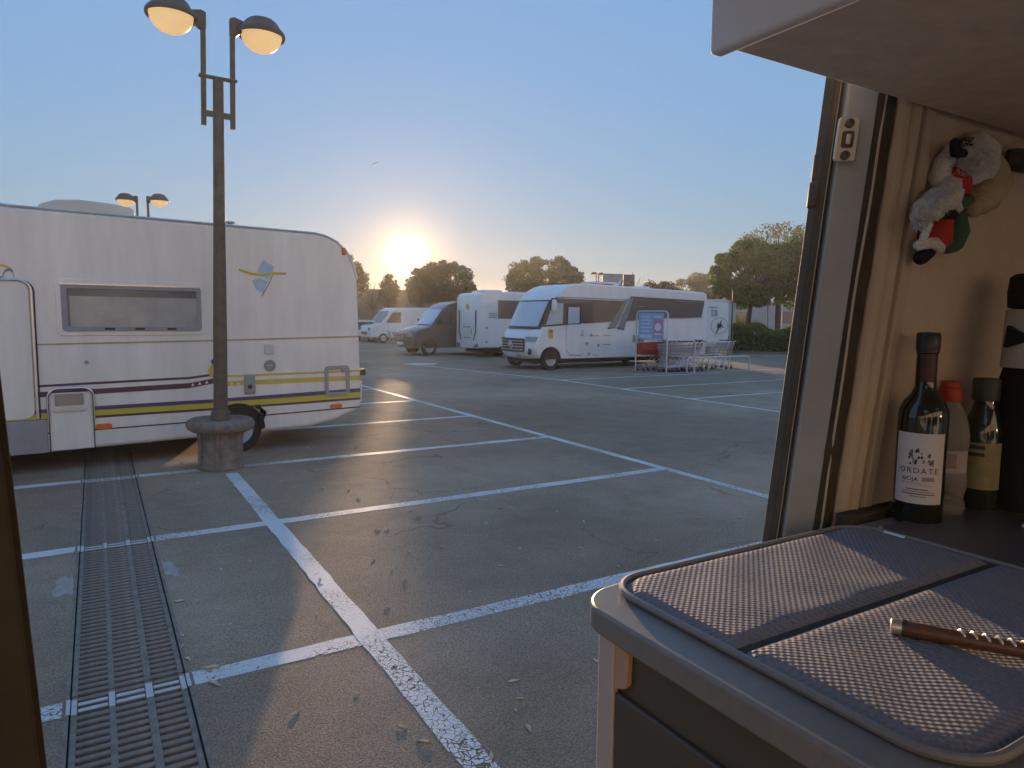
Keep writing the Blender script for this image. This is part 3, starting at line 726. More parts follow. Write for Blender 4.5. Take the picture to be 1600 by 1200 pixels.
for z in (1.32, .84): B().box(-.032, -.015, .78, 1.48, z - .012, z + .012).obj('seam', M['dark_line'], c2)
B().box(-.03, -.012, .68, .75, 1.0, 1.25).obj('emblem', M['ochre'], c2)
B().box(.9, 2.2, -.012, .0, 1.7, 2.5).obj('window', M['graphic'], c2, bevel=.01)
for k in range(3): B().box(.45, .85, -.012, .0, 1.72 + k * .09, 1.77 + k * .09).obj('vent_slat', M['greyplastic'], c2)
for z in (.68, 1.3): B().lathe([(.05, 0), (.05, -.012), (.001, -.014)], (.35, 0, z), 12, 'y').obj('cap', M['greyplastic'], c2)
for u in (1.5, 5.4): wheel(c2, u, .33, -.02); wheel(c2, u, .33, 2.07)
B().box(.3, 6.6, .3, 1.95, .2, .48).obj('chassis', M['black'], c2)
B().box(.5, 1.4, .5, 1.3, 2.86, 2.96).obj('roof_box', M['white2'], c2, bevel=.03)

# ------------------------------------------------------------------ charcoal van
dv = thing('panel_van', 'charcoal panel van with sloping windscreen parked left of the white camper', 'van', (11.95, 29.0, 0))
prof = [(.06, .35), (-.02, .6), (.02, .95), (.18, 1.12), (.95, 1.32), (1.05, 1.36), (1.72, 2.12), (2.0, 2.32), (2.45, 2.45), (3.0, 2.50), (5.6, 2.50), (5.75, 2.40), (5.85, .5), (5.75, .35)]
vs = []; ws = [0, .12, .4, 1.0, 1.6, 1.88, 2.0]
for w in ws:
    k = abs(w - 1.0) / 1.0
    for (u, z) in prof:
        nose = max(0.0, min(1.0, (2.0 - u) / 2.0)); ins = .12 * max(0, (z - 1.3) / 1.2) * (1 if k > .85 else 0)
        vs.append((u + nose * .28 * k ** 3, w + (ins if w < 1 else -ins), z))
n = len(prof); fs = []
for i in range(len(ws) - 1):
    for k in range(n): fs.append((i * n + k, i * n + (k + 1) % n, (i + 1) * n + (k + 1) % n, (i + 1) * n + k))
fs += [tuple(range(n)), tuple(range((len(ws) - 1) * n, len(ws) * n))]
B().add(vs, fs).obj('body', M['vanpaint'], dv, bevel=.03, smooth=50)
def vpt(t, w):
    u = 1.05 + .67 * t; z = 1.36 + .76 * t; k = abs(w - 1); nose = (2.0 - u) / 2.0
    return (u + nose * .28 * k ** 3 - .015, w, z + .012)
b = B(); nn = 10
b.strip([vpt(.97, .16 + 1.68 * k / nn) for k in range(nn + 1)], [vpt(.05, .1 + 1.8 * k / nn) for k in range(nn + 1)])
b.obj('windscreen', M['screen'], dv, smooth=60)
for v0, s in ((-.006, 1), (2.006, -1)):
    def sd(z): return v0 + s * .12 * max(0, (z - 1.3) / 1.2) - s * .008
    B().add([(u, sd(z), z) for u, z in ((1.35, 1.42), (1.85, 2.02), (2.35, 2.08), (2.45, 1.38))], [(0, 1, 2, 3)]).obj('side_window', M['glass'], dv)
    B().add([(u, sd(z), z) for u, z in ((2.62, 1.4), (2.62, 2.05), (3.9, 2.05), (3.9, 1.4))], [(0, 1, 2, 3)]).obj('side_window', M['glass'], dv)
for w0, w1 in ((.03, .42), (1.58, 1.97)): B().prism([(w0, .86), (w1, .86), (w1 - .03, 1.02), (w0 + .05, 1.04)], 'x', .02, .2).obj('headlamp', M['acrylic'], dv)
gv = B().box(-.04, .1, .45, 1.55, .72, .98).obj('grille', M['blackplastic'], dv, bevel=.02)
for k in range(3): B().box(-.05, -.03, .47, 1.53, .76 + .07 * k, .78 + .07 * k).obj('slat', M['alu'], gv)
B().box(-.05, .1, .72, 1.28, .48, .6).obj('number_plate', M['sign_white'], dv)
B().box(1.35, 1.5, -.22, -.02, 1.38, 1.66).obj('mirror', M['blackplastic'], dv, bevel=.03); B().box(1.35, 1.5, 2.02, 2.22, 1.38, 1.66).obj('mirror', M['blackplastic'], dv, bevel=.03)
for u in (1.0, 4.6):
    B().lathe([(.001, 0), (.42, 0), (.42, .02)], (u, -.01, .36), 28, 'y', 0.0, PI).obj('wheel_arch', M['black'], dv); wheel(dv, u, .35, -.02, .35); wheel(dv, u, .35, 1.82, .35)

# ------------------------------------------------------------------ white delivery van and small cars far behind
def simple_car(label, loc, rz, kind, paint, cat):
    t = thing('parked_car' if kind == 'car' else 'delivery_van', label, cat, loc, rz)
    if kind == 'car': pr = [(0, .3), (-.02, .6), (.1, .78), (.95, .92), (1.5, 1.36), (2.0, 1.46), (3.2, 1.44), (3.85, 1.0), (3.98, .9), (4.0, .35)]; W = 1.72
    else: pr = [(0, .35), (-.02, .8), (.15, 1.1), (.8, 1.25), (1.45, 2.1), (1.9, 2.3), (5.3, 2.35), (5.45, 2.2), (5.5, .4)]; W = 1.95
    B().prism(pr, 'y', 0, W).obj('body', paint, t, bevel=.07, seg=3)
    if kind == 'car':
        B().add([(3.25, .14, 1.41), (3.25, W - .14, 1.41), (3.87, W - .1, 1.02), (3.87, .1, 1.02)], [(0, 1, 2, 3)]).obj('rear_window', M['glass'], t, loc=(.02, 0, .03))
        B().add([(.98, .12, .95), (.98, W - .12, .95), (1.5, W - .16, 1.34), (1.5, .16, 1.34)], [(0, 1, 2, 3)]).obj('windscreen', M['glass'], t, loc=(-.02, 0, .03))
        for v in (-.006, W + .006): B().add([(u, v, z) for u, z in ((1.2, .95), (1.6, 1.32), (3.1, 1.32), (3.5, .98))], [(0, 1, 2, 3)]).obj('side_window', M['glass'], t)
        for w in (.06, W - .3): B().box(3.97, 4.03, w, w + .24, .68, .86).obj('tail_lamp', M['red_lens'], t, bevel=.02)
        for w in (.06, W - .3): B().box(-.05, .05, w, w + .24, .55, .72).obj('headlamp', M['acrylic'], t, bevel=.02)
        B().box(4.0, 4.04, .6, 1.1, .5, .62).obj('number_plate', M['sign_white'], t)
        us = (.75, 3.2)
    else:
        B().add([(.82, .12, 1.3), (.82, W - .12, 1.3), (1.42, W - .16, 2.05), (1.42, .16, 2.05)], [(0, 1, 2, 3)]).obj('windscreen', M['glass'], t, loc=(-.02, 0, .03))
        for v in (-.006, W + .006): B().add([(u, v, z) for u, z in ((1.1, 1.3), (1.6, 1.98), (2.2, 2.0), (2.2, 1.3))], [(0, 1, 2, 3)]).obj('side_window', M['glass'], t)
        for w in (.06, W - .34): B().box(-.04, .1, w, w + .28, .8, 1.0).obj('headlamp', M['acrylic'], t, bevel=.02)
        B().box(-.04, .05, .5, 1.45, .55, .72).obj('grille', M['blackplastic'], t, bevel=.02)
        us = (.9, 4.4)
    for u in us: wheel(t, u, .31, -.02, .31); wheel(t, u, .31, W - .18, .31)
    return t
simple_car('small silver hatchback far away just right of the striped motorhome', (18.2, 44.2, 0), R_(118), 'car', M['carpaint'], 'car')
simple_car('white delivery van in the distance under the sun, left of the charcoal van', (15.3, 43.6, 0), R_(4), 'van', M['white2'], 'van')
simple_car('dark distant car low under the wall, behind the silver hatchback', (15.5, 49.5, 0), R_(10), 'car', M['vanpaint'], 'car')

# ------------------------------------------------------------------ camper with compass rose behind the long motorhome
cm = thing('camper', 'white camper with a compass rose print, tail showing beside the hedge', 'motorhome', (26.45, 23.85, 0), R_(0))
K = side_plane((26.45, 23.85), -52)
cm.rotation_euler = (0, 0, R_(-52))
B().prism([(-2.2, .4), (0.02, .4), (0.05, .7), (0.0, 2.55), (-.12, 2.66), (-2.2, 2.68)], 'y', 0, 5.6).obj('body', M['white2'], cm, bevel=.05, seg=2)
B().prism([(-2.2, 2.66), (-.1, 2.66), (.02, 2.56), (.02, 2.62), (-.1, 2.72), (-2.2, 2.74)], 'y', -.03, 5.5).obj('roof', M['white2'], cm)
def kd(name, m, pts, out=.006): return decal(name, m, pts, out, cm, K)
kd('window', M['greyplastic'], [(1111, 484), (1121, 484), (1121, 494), (1111, 494)], .008)
kd('pane', M['screen'], [(1111, 486), (1118, 486), (1118, 492.5), (1111, 492.5)], .012)
band('roof_rail', M['graphic2'], [(1108, 480), (1121, 480.5)], 1.5, .02, cm, K)
ctr = K(1124, 509)
def rose(name, pts, m=M['blackplastic'], out=.01): return B().add([(ctr[0] + x, -out, ctr[1] + z) for x, z in pts], [tuple(range(len(pts)))]).obj(name, m, cm, smooth=0)
b = B(); nseg = 40; rr0 = .40
b.strip([(ctr[0] + rr0 * math.cos(2 * PI * k / nseg), -.008, ctr[1] + rr0 * math.sin(2 * PI * k / nseg)) for k in range(nseg + 1)], [(ctr[0] + (rr0 - .025) * math.cos(2 * PI * k / nseg), -.008, ctr[1] + (rr0 - .025) * math.sin(2 * PI * k / nseg)) for k in range(nseg + 1)])
b.obj('compass_ring', M['graphic2'], cm, smooth=0)
for a, r in ((70, .36), (160, .18), (-20, .30), (25, .2), (115, .2), (205, .2), (-65, .2)):
    ca, sa = math.cos(R_(a)), math.sin(R_(a)); rose('compass_point', [(r * ca, r * sa), (-.05 * sa, .05 * ca), (-.03 * ca, -.03 * sa), (.05 * sa, -.05 * ca)], out=.010 + r * .01)
ca, sa = math.cos(R_(250)), math.sin(R_(250)); rose('compass_needle', [(.62 * ca, .62 * sa), (-.045 * sa, .045 * ca), (.05 * sa, -.05 * ca)], out=.018)
B().box(-.02, .06, .02, .12, .5, .95).obj('tail_lamp', M['red_lens'], cm)
for u in (-.6, -1.7): wheel(cm, u, .33, .02)
B().box(-2.0, -.1, .3, 5.0, .2, .45).obj('chassis', M['black'], cm)

# ------------------------------------------------------------------ trolley park
bay = thing('trolley_shelter', 'tubular steel trolley park rails with a sign frame in front of the long motorhome', 'trolley park', (16.4, 17.2, 0))
def wt(b, pts, r=.028, n=8): return b.tube([(p[0] - 16.4, p[1] - 17.2, p[2]) for p in pts], r, n)
pA, pB, pC = Vector((15.83, 18.26, 0)), Vector((16.05, 16.99, 0)), Vector((16.93, 16.62, 0))
dAB = (pB - pA).normalized()
b = B(); wt(b, [pA, pA + Vector((0, 0, 1.9))] + [pA + dAB * .12 * (1 - math.cos(R_(a))) + Vector((0, 0, 1.9 + .12 * math.sin(R_(a)))) for a in (22, 45, 67, 90)] + [pB - dAB * .12 * (1 - math.cos(R_(a))) + Vector((0, 0, 1.9 + .12 * math.sin(R_(a)))) for a in (90, 67, 45, 22)] + [pB + Vector((0, 0, 1.9)), pB])
b.obj('sign_frame', M['galv'], bay)
dCB = (pB - pC).normalized()
b = B(); wt(b, [pC, pC + Vector((0, 0, .98))] + [pC + dCB * .1 * (1 - math.cos(R_(a))) + Vector((0, 0, .98 + .1 * math.sin(R_(a)))) for a in (30, 60, 90)] + [pB + Vector((0, 0, 1.08)), pA + Vector((0, 0, 1.10))]); b.obj('rail', M['galv'], bay)
for yy, x0, x1 in ((17.02, 17.0, 20.05), (18.35, 17.05, 20.2)):
    b = B(); wt(b, [(x0, yy, 0), (x0, yy, .38), (x0 + .03, yy, .45), (x0 + .1, yy, .48), (x1 - .1, yy, .48), (x1 - .03, yy, .45), (x1, yy, .38), (x1, yy, 0)]); b.obj('rail', M['galv'], bay)
    for t in (.33, .66): b = B(); wt(b, [(x0 + (x1 - x0) * t, yy, 0), (x0 + (x1 - x0) * t, yy, .48)], .02); b.obj('post', M['galv'], bay)
# sign board: local s along the frame, z up
sg = thing('notice_board', 'blue notice with pale text lines and a magenta panel on the trolley frame', 'sign', (pA.x, pA.y, 0), math.atan2(dAB.y, dAB.x))
Ls = (pB - pA).length
B().prism(rrect(.09, Ls - .16, 1.08, 1.97, .03), 'y', -.012, .012).obj('board', M['sign_blue'], sg)
def sp(name, m, s0, s1, z0, z1, o=.0): B().box(s0 * Ls, s1 * Ls, -.016 - o, -.0125, z0, z1).obj(name, m, sg, smooth=0)
for z, s1 in ((1.84, .42), (1.72, .50), (1.60, .48), (1.48, .5), (1.36, .46)): sp('text_line', M['sign_light'], .16, s1, z - .022, z + .022)
sp('text_block', M['sign_light'], .12, .52, 1.14, 1.24)
sp('text_line', M['sign_light'], .60, .82, 1.82, 1.86)
sp('poster', M['sign_pink'], .57, .84, 1.20, 1.76)
c = (.705 * Ls, -.0165, 1.50); B().lathe([(.001, -.003), (.13, -.003), (.13, 0)], (c[0], c[1], c[2]), 24, 'y').obj('poster_disc', M['sign_white'], sg)
sp('poster_line', M['sign_white'], .60, .81, 1.24, 1.29, .002)
for s_ in (.1, .88): B().box(s_ * Ls - .04, s_ * Ls + .04, -.02, .02, 1.05, 1.12).obj('clip', M['blackplastic'], sg)

def make_cart(red):
    t = thing('shopping_trolley', '', 'trolley')
    body = M['cartred'] if red else M['chrome']
    # basket: top rim (x from 0 at handle to .92 at nose), narrower floor
    def rim(x, s): return (x, s * (.27 - .06 * x), .98 - .06 * x)
    def flo(x, s): return (.06 + x * .88, s * (.22 - .06 * x), .50 + .10 * x * 0 + (.06 * x))
    b = B(); nn = 13
    for s in (-1, 1):
        for k in range(nn):
            x = .92 * k / (nn - 1)
            b.tube([rim(x, s), flo(x, s)], .0045, 4)
        for h in (0, .25, .5, .75, 1.0):
            b.tube([Vector(rim(x, s)).lerp(Vector(flo(x, s)), h) for x in (0, .46, .92)], .007 if h in (0, 1.0) else .004, 4)
    for k in range(9):
        t0 = k / 8
        b.tube([Vector(rim(.92, -1)).lerp(Vector(rim(.92, 1)), t0), Vector(flo(.92, -1)).lerp(Vector(flo(.92, 1)), t0), Vector(flo(0, -1)).lerp(Vector(flo(0, 1)), t0)], .0045, 4)
        b.tube([Vector(rim(0, -1)).lerp(Vector(rim(0, 1)), t0), Vector(flo(0, -1)).lerp(Vector(flo(0, 1)), t0)], .004, 4)
    for h in (0, .33, .66): b.tube([Vector(rim(.92, -1)).lerp(Vector(flo(.92, -1)), h), Vector(rim(.92, 1)).lerp(Vector(flo(.92, 1)), h)], .005, 4)
    for k in range(6): b.tube([flo(.92 * k / 5, -1), flo(.92 * k / 5, 1)], .004, 4)
    b.obj('basket', body, t)
    if red:
        b = B()
        for s in (-1, 1): b.strip([Vector(rim(x, s)) + Vector((0, s * .006, 0)) for x in (0, .92)], [Vector(rim(x, s)).lerp(Vector(flo(x, s)), .55) + Vector((0, s * .006, 0)) for x in (0, .92)])
        b.quad(*[Vector(p) for p in (rim(.92, -1), rim(.92, 1), flo(.92, 1), flo(.92, -1))]); b.obj('side_panel', M['cartred'], t)
    h = B().tube([(-.10, -.27, 1.02), (-.10, .27, 1.02)], .016, 8).obj('handle', M['cartred'] if red else M['blackplastic'], t)
    b = B()
    for s in (-1, 1):
        b.tube([(-.10, s * .27, 1.02), (-.02, s * .265, .98), (.02, s * .25, .80), (.10, s * .235, .48), (.03, s * .25, .16)], .011, 6)
        b.tube([(.10, s * .235, .48), (.55, s * .20, .24), (.88, s * .16, .20)], .011, 6)
        b.tube([(.03, s * .25, .18), (.88, s * .16, .18)], .010, 6)
    b.tube([(.88, -.16, .2), (.88, .16, .2)], .010, 6); b.obj('frame', M['chrome'], t)
    for x, s in ((.05, .25), (.86, .15)):
        for sg_ in (-1, 1):
            wv = B().lathe([(.001, -.014), (.05, -.014), (.055, 0), (.05, .014), (.001, .014)], (x, sg_ * s, .055), 14, 'y').obj('wheel', M['black'], t)
            B().box(x - .012, x + .012, sg_ * s - .022, sg_ * s + .022, .06, .18).obj('castor_fork', M['steel'], wv)
    B().add([(.03, -.24, .96), (.03, .24, .96), (.16, .23, .72), (.16, -.23, .72)], [(0, 1, 2, 3)]).obj('seat_flap', M['greyplastic'] if not red else M['cartred'], t)
    return t
cart_g, cart_r = make_cart(False), make_cart(True)
def put(proto, first, x, y, rz, label, group):
    o = proto if first else copy_tree(proto)
    o.location = (x, y, 0); o.rotation_euler = (0, 0, rz); tag(o, label, 'trolley', group); return o
NR = 8
ords = ['second', 'third', 'fourth', 'fifth', 'sixth', 'seventh']
for k in range(NR):
    lb_ = 'leftmost red trolley in the nested row behind the notice board' if k == 0 else 'rightmost red trolley in the nested row behind the steel trolleys' if k == NR - 1 else ords[k - 1] + ' red trolley from the left in the nested row behind the notice board'
    put(cart_r, k == 0, 16.75 + .25 * k, 18.05 + .01 * k, R_(178), lb_, 'red trolleys nested in a row')
for k in range(5):
    lb_ = 'steel wire trolley at the handle end of the short nested row by the low rail' if k == 4 else 'leftmost steel trolley of the short nested row beside the sign frame' if k == 0 else ords[k - 1] + ' steel trolley from the left in the short nested row beside the sign frame'
    put(cart_g, k == 0, 17.0 + .2 * k, 17.32, R_(183), lb_, 'steel trolleys nested beside the sign frame')
put(cart_g, False, 19.75, 17.75, R_(176), 'loose steel trolley standing right of the nested rows, nearest the hedge', 'loose steel trolleys')
put(cart_g, False, 19.42, 17.70, R_(179), 'steel trolley half pushed into the loose trolley nearest the hedge', 'loose steel trolleys')

# ------------------------------------------------------------------ walls, hoardings, posts
w = thing('boundary_wall', 'long low brown wall under the sun at the far edge of the car park', 'wall', (0, 0, 0))
b = B().box(-60, 36, 70, 70.4, -.3, 4.35); b.obj('wall', M['render_wall'], w)
B().box(-60, 36, 69.9, 70.5, 4.35, 4.5).obj('coping', M['concrete'], w)
hb = thing('hoarding', 'grey and brown advertising hoarding above the long motorhome roof', 'hoarding', (39.0, 47.3, 0), R_(-32))
B().box(-1.5, .25, -.05, .05, 3.2, 5.55).obj('grey_panel', M['hoarding2'], hb); B().box(.27, 1.25, -.03, .08, 3.2, 5.5).obj('brown_panel', M['hoarding'], hb)
for x in (-1.0, .9): B().box(x - .06, x + .06, .085, .2, 0, 5.2).obj('post', M['galv'], hb)
B().add([(-.9, -.056, 3.3), (-.6, -.056, 3.3), (.15, -.056, 5.0), (.1, -.056, 5.3)], [(0, 1, 2, 3)]).obj('light_band', M['sign_white'], hb)
for px, d, h, lab in ((1143, 37, 3.4, 'thin dark pole left of the tree trunk behind the hedge'), (1221, 47, 3.4, 'slim pale pole right of the tree trunk beside the door pillar'), (1198, 43, 3.2, 'short dark pole behind the hedge right of the dense tree')):
    r = ray(px, 520); r.z = 0; r.normalize(); p = r * d
    b = B().lathe([(.035, 0), (.03, h), (.001, h + .02)], (0, 0, 0), 10); o = b.obj('slim_pole', M['galv'] if 'pale' in lab else M['blackplastic'], None); o.location = (p.x, p.y, 0); tag(o, lab, 'pole')
r = ray(1190, 500); r.z = 0; r.normalize(); p = r * 120
sh = thing('warehouse', 'pale flat-roofed shed glimpsed behind the hedge and tree trunks', 'building', (p.x, p.y, 0), R_(-40))
B().box(-30, 40, 0, 20, -.3, 4.4).obj('wall', M['hoarding2'], sh); B().box(-30.2, 40.2, -.2, 20.2, 4.4, 4.75).obj('roof_edge', M['sign_white'], sh)
for k in range(9): B().box(-26 + k * 7, -23 + k * 7, -.06, .0, 1.2, 3.0).obj('window', M['glass'], sh)

# ------------------------------------------------------------------ unseen store front added behind the van to bounce warm sunlight
mk = thing('bounce_storefront', 'unseen long pale store front added behind the camper van to bounce sunlight', 'building', (0, -13, 0))
facade = mat('pale_facade', (0.74, 0.70, 0.62), 0.85, var=0.06, vs=0.6)
b = B()
bays = [(-44 + k * 8, -38 + k * 8) for k in range(11)]
b.box(-46, 46, -20, 0, 3.2, 7.6); b.box(-46, 46, -20, 0, -.3, .9)
xs = [-46] + [v for p_ in bays for v in p_] + [46]
for k in range(0, len(xs), 2): b.box(xs[k], xs[k + 1], -20, 0, .9, 3.2)
b.obj('facade', facade, mk)
for x0, x1 in bays: B().box(x0, x1, -.25, -.15, .9, 3.2).obj('shop_window', M['glass'], mk)
B().box(-46.3, 46.3, -20.3, .3, 7.6, 7.9).obj('parapet', M['concrete'], mk)

# ------------------------------------------------------------------ trees
def leaves(b, centre, rad, count, size, flat=.75, up=0.3):
    for _ in range(count):
        while True:
            d = Vector((random.uniform(-1, 1), random.uniform(-1, 1), random.uniform(-1, 1)))
            if .05 < d.length < 1: break
        d = d.normalized() * (d.length ** .5)
        p = Vector(centre) + Vector((d.x * rad, d.y * rad, d.z * rad * flat))
        q = Quaternion((random.gauss(0, 1), random.gauss(0, 1), random.gauss(0, 1), random.gauss(0, 1))).normalized()
        s = size * random.uniform(.6, 1.35)
        a, c = q @ Vector((s, 0, 0)), q @ Vector((0, s * .48, 0))
        b.add([p - a, p - a * .1 + c, p + a, p - a * .1 - c], [(0, 1, 2, 3)])
def tree(name, label, base, height, crown_c, crown_r, m, clumps, per, leaf, trunk_r=.16, clump_r=.6, group=None, bare=0.0, dome=False, cat='tree', lean=(0, 0)):
    """base (x,y), crown centre height, crown radii (rx, ry, rz)"""
    t = thing(name, label, cat, (base[0], base[1], 0), 0, group)
    fork = Vector((lean[0] * .5, lean[1] * .5, crown_c - crown_r[2] * .75))
    br = B()
    br.tube([(0, 0, -.3), (lean[0] * .2, lean[1] * .2, fork.z * .5), fork], [trunk_r * 1.25, trunk_r, trunk_r * .8], 9)
    fo = B()
    for k in range(clumps):
        while True:
            d = Vector((random.uniform(-1, 1), random.uniform(-1, 1), random.uniform(-1, 1)))
            if d.length < 1 and (not dome or d.z > -.55): break
        if d.length > 0: d = d.normalized() * d.length ** .45
        c = Vector((lean[0] + d.x * crown_r[0], lean[1] + d.y * crown_r[1], crown_c + d.z * crown_r[2]))
        if random.random() > bare: leaves(fo, c, clump_r * random.uniform(.6, 1.25), per, leaf)
        if k % 2 == 0 or bare:
            mid = fork.lerp(c, .55) + Vector((random.uniform(-.2, .2), random.uniform(-.2, .2), .15))
            br.tube([fork, mid, c], [trunk_r * .45, trunk_r * .22, .012], 5, cap=False)
    br.obj('trunk', M['bark'], t)
    if fo.v:
        me = bpy.data.meshes.new('crown'); me.from_pydata(fo.v, [], fo.f); me.materials.append(m); o = bpy.data.objects.new('crown', me); COL.objects.link(o); o.parent = t
    return t
def far(px, depth):
    r = ray(px, 500); f_ = Vector((.51050843, .85444651, 0)); P = r * (depth / Vector((r.x, r.y, 0)).dot(f_)); return (P.x, P.y)
tree('pine_tree', 'round pine right under the setting sun', far(696, 60), 6, 4.4, (2.5, 2.4, 2.0), M['pine'], 170, 60, .12, .22, .40, 'pines along the far edge', dome=True)
tree('pine_tree', 'smaller round pine left of the pine under the sun', far(607, 61), 5, 3.75, (.66, .8, 1.5), M['pine'], 56, 60, .11, .14, .36, 'pines along the far edge', dome=True)
tree('pine_tree', 'low pine tucked against the left side of the round pine under the sun', far(658, 63), 5, 4.15, (1.2, 1.2, 1.9), M['pine'], 70, 60, .12, .14, .36, 'pines along the far edge', dome=True)
tree('pine_tree', 'broad pine behind the roof of the long white motorhome', far(850, 60), 6, 4.9, (3.4, 3.1, 1.95), M['pine'], 220, 62, .12, .25, .42, 'pines along the far edge', dome=True)
tree('pine_tree', 'pine half hidden by the rear edge of the striped motorhome', far(546, 55), 6, 4.4, (1.25, 1.3, 1.95), M['pine'], 70, 75, .13, .2, .45, 'pines along the far edge', dome=True)
tree('bare_tree', 'leafless shrubby tree beside the half-hidden pine', far(583, 57), 4, 3.2, (1.2, 1.2, 1.3), M['pine'], 60, 0, .1, .05, .3, None, bare=1.1)
tree('bare_tree', 'leafless twiggy tree behind the hoarding', far(990, 57), 5, 4.2, (1.3, 1.3, 1.4), M['pine'], 50, 0, .1, .05, .3, None, bare=1.1)
tree('leafy_tree', 'dense dark green tree rising out of the hedge', far(1166, 43), 7, 4.55, (2.75, 2.5, 1.95), M['leafg'], 130, 140, .115, .17, .48, None, lean=(.35, -.35))
tree('leafy_tree', 'tall loose olive tree behind the dense green one', far(1215, 50), 8, 5.9, (3.3, 3, 2.6), M['leafy'], 170, 38, .10, .2, .6, None)
tree('leafy_tree', 'dark tree half hidden by the door pillar', far(1262, 42), 7, 4.6, (1.9, 2.0, 2.3), M['leafg'], 100, 100, .12, .36, .55, None)
tree('leafy_tree', 'low brownish tree showing over the motorhome tail', far(1092, 88), 6, 5.1, (3.5, 3, 2.0), M['leafy'], 110, 60, .17, .2, .75, None)
tree('leafy_tree', 'small tree top peeping over the long motorhome roof', far(1030, 70), 5, 4.5, (1.7, 1.7, .95), M['pine'], 50, 60, .13, .15, .5, None)
# far belt of trees beyond the wall reads as one mass
b = B()
for k in range(260):
    a = R_(random.uniform(-40, 100)); d = random.uniform(150, 240); h = random.uniform(2.5, 5.0)
    leaves(b, (d * math.sin(a), d * math.cos(a), h * .5), h * .8, 26, 1.0, .8)
me = bpy.data.meshes.new('far_tree_belt'); me.from_pydata(b.v, [], b.f); me.materials.append(M['pine']); o = bpy.data.objects.new('far_tree_belt', me); COL.objects.link(o); o['kind'] = 'stuff'; o['label'] = 'distant low belt of trees along the horizon'
# hedge
h0, h1 = on_ground(1128, 551), on_ground(1330, 557)
hd = thing('hedge', 'clipped green hedge at the car park edge under the dense tree', 'hedge', (h0.x, h0.y, 0))
ax = (h1 - h0); ln = ax.length; ax.normalize(); ay = Vector((-ax.y, ax.x, 0))
if ay.dot(h0) < 0: ay = -ay
b = B(); core = B()
for _ in range(15000):
    s, d, z = random.uniform(-1.5, ln), random.uniform(0, 2.2), random.random()
    topz = 1.45 + .14 * math.sin(s * 1.7) + .10 * math.sin(s * 4.1 + 1) - .2 * abs(d - 1.1)
    if random.random() < .55: z = topz * (1 - .18 * random.random() ** 2)
    else: z = topz * z; d = random.choice((d * .12, d * .3, d))
    p = ax * s + ay * d + Vector((0, 0, max(.05, z)))
    q = Quaternion((random.gauss(0, 1), random.gauss(0, 1), random.gauss(0, 1), random.gauss(0, 1))).normalized(); sz = random.uniform(.05, .11)
    a, c = q @ Vector((sz, 0, 0)), q @ Vector((0, sz * .55, 0)); b.add([p - a, p + c, p + a, p - c], [(0, 1, 2, 3)])
me = bpy.data.meshes.new('foliage'); me.from_pydata(b.v, [], b.f); me.materials.append(M['hedge']); o = bpy.data.objects.new('foliage', me); COL.objects.link(o); o.parent = hd
b = B(); b.prism([(0, 0), (1, 0)] and [(-1.5, .25), (ln, .25), (ln, 1.9), (-1.5, 1.9)], 'z', 0, 1.0)
b.v = [tuple(ax * v[0] + ay * v[1] + Vector((0, 0, v[2]))) for v in b.v]; b.obj('twigs', M['bark'], hd)
kb = structure(B().add([tuple(h0 + ax * s + ay * d + Vector((0, 0, z))) for s, d, z in ((-2, -.35, 0), (ln, -.35, 0), (ln, -.2, 0), (-2, -.2, 0), (-2, -.35, .13), (ln, -.35, .13), (ln, -.2, .13), (-2, -.2, .13))], [(0, 1, 5, 4), (1, 2, 6, 5), (2, 3, 7, 6), (3, 0, 4, 7), (4, 5, 6, 7)]).obj('kerb', M['concrete'], smooth=0))
# palm behind the hedge
pp_ = far(1160, 46); pt = thing('palm_tree', 'yellow-green palm with arching fronds behind the hedge', 'palm', (pp_[0], pp_[1], 0))
B().lathe([(.28, 0), (.24, .6), (.2, 1.2), (.1, 1.35)], (0, 0, 0), 12).obj('trunk', M['bark'], pt)
for k in range(26):
    a = k * 2.399; el = random.uniform(.15, 1.25); Lf = random.uniform(1.5, 2.2); d = Vector((math.cos(a), math.sin(a), 0)); sd_ = Vector((-d.y, d.x, 0)); b = B()
    pts = [Vector((0, 0, 1.3)) + d * (Lf * t * math.cos(el * (1 - t * .3))) + Vector((0, 0, Lf * (t * math.sin(el) - t * t * .55))) for t in [i / 12 for i in range(13)]]
    b.tube(pts, [.02 * (1 - i / 14) for i in range(13)], 4, cap=False)
    for i in range(2, 13):
        for s in (-1, 1):
            ll = .42 * math.sin(PI * (i + 2) / 16); tip = pts[i] + sd_ * s * ll + (pts[i] - pts[i - 1]).normalized() * ll * .7 - Vector((0, 0, ll * .25)); w_ = (pts[i] - pts[i - 1]) * .12
            b.add([pts[i] - w_, pts[i] + w_, tip], [(0, 1, 2)])
    b.obj('frond', M['palm'], pt, smooth=0)
# vapour trail
a, c = ray(579, 257) * 3000, ray(594, 251.5) * 3000
o = B().tube([a, a.lerp(c, .5), c], [.4, 2.4, .6], 6).obj('vapour_trail', mat('ice_cloud', (0.9, 0.9, 0.9), .9), None); tag(o, 'short white vapour trail in the sky above the sun', 'vapour trail')
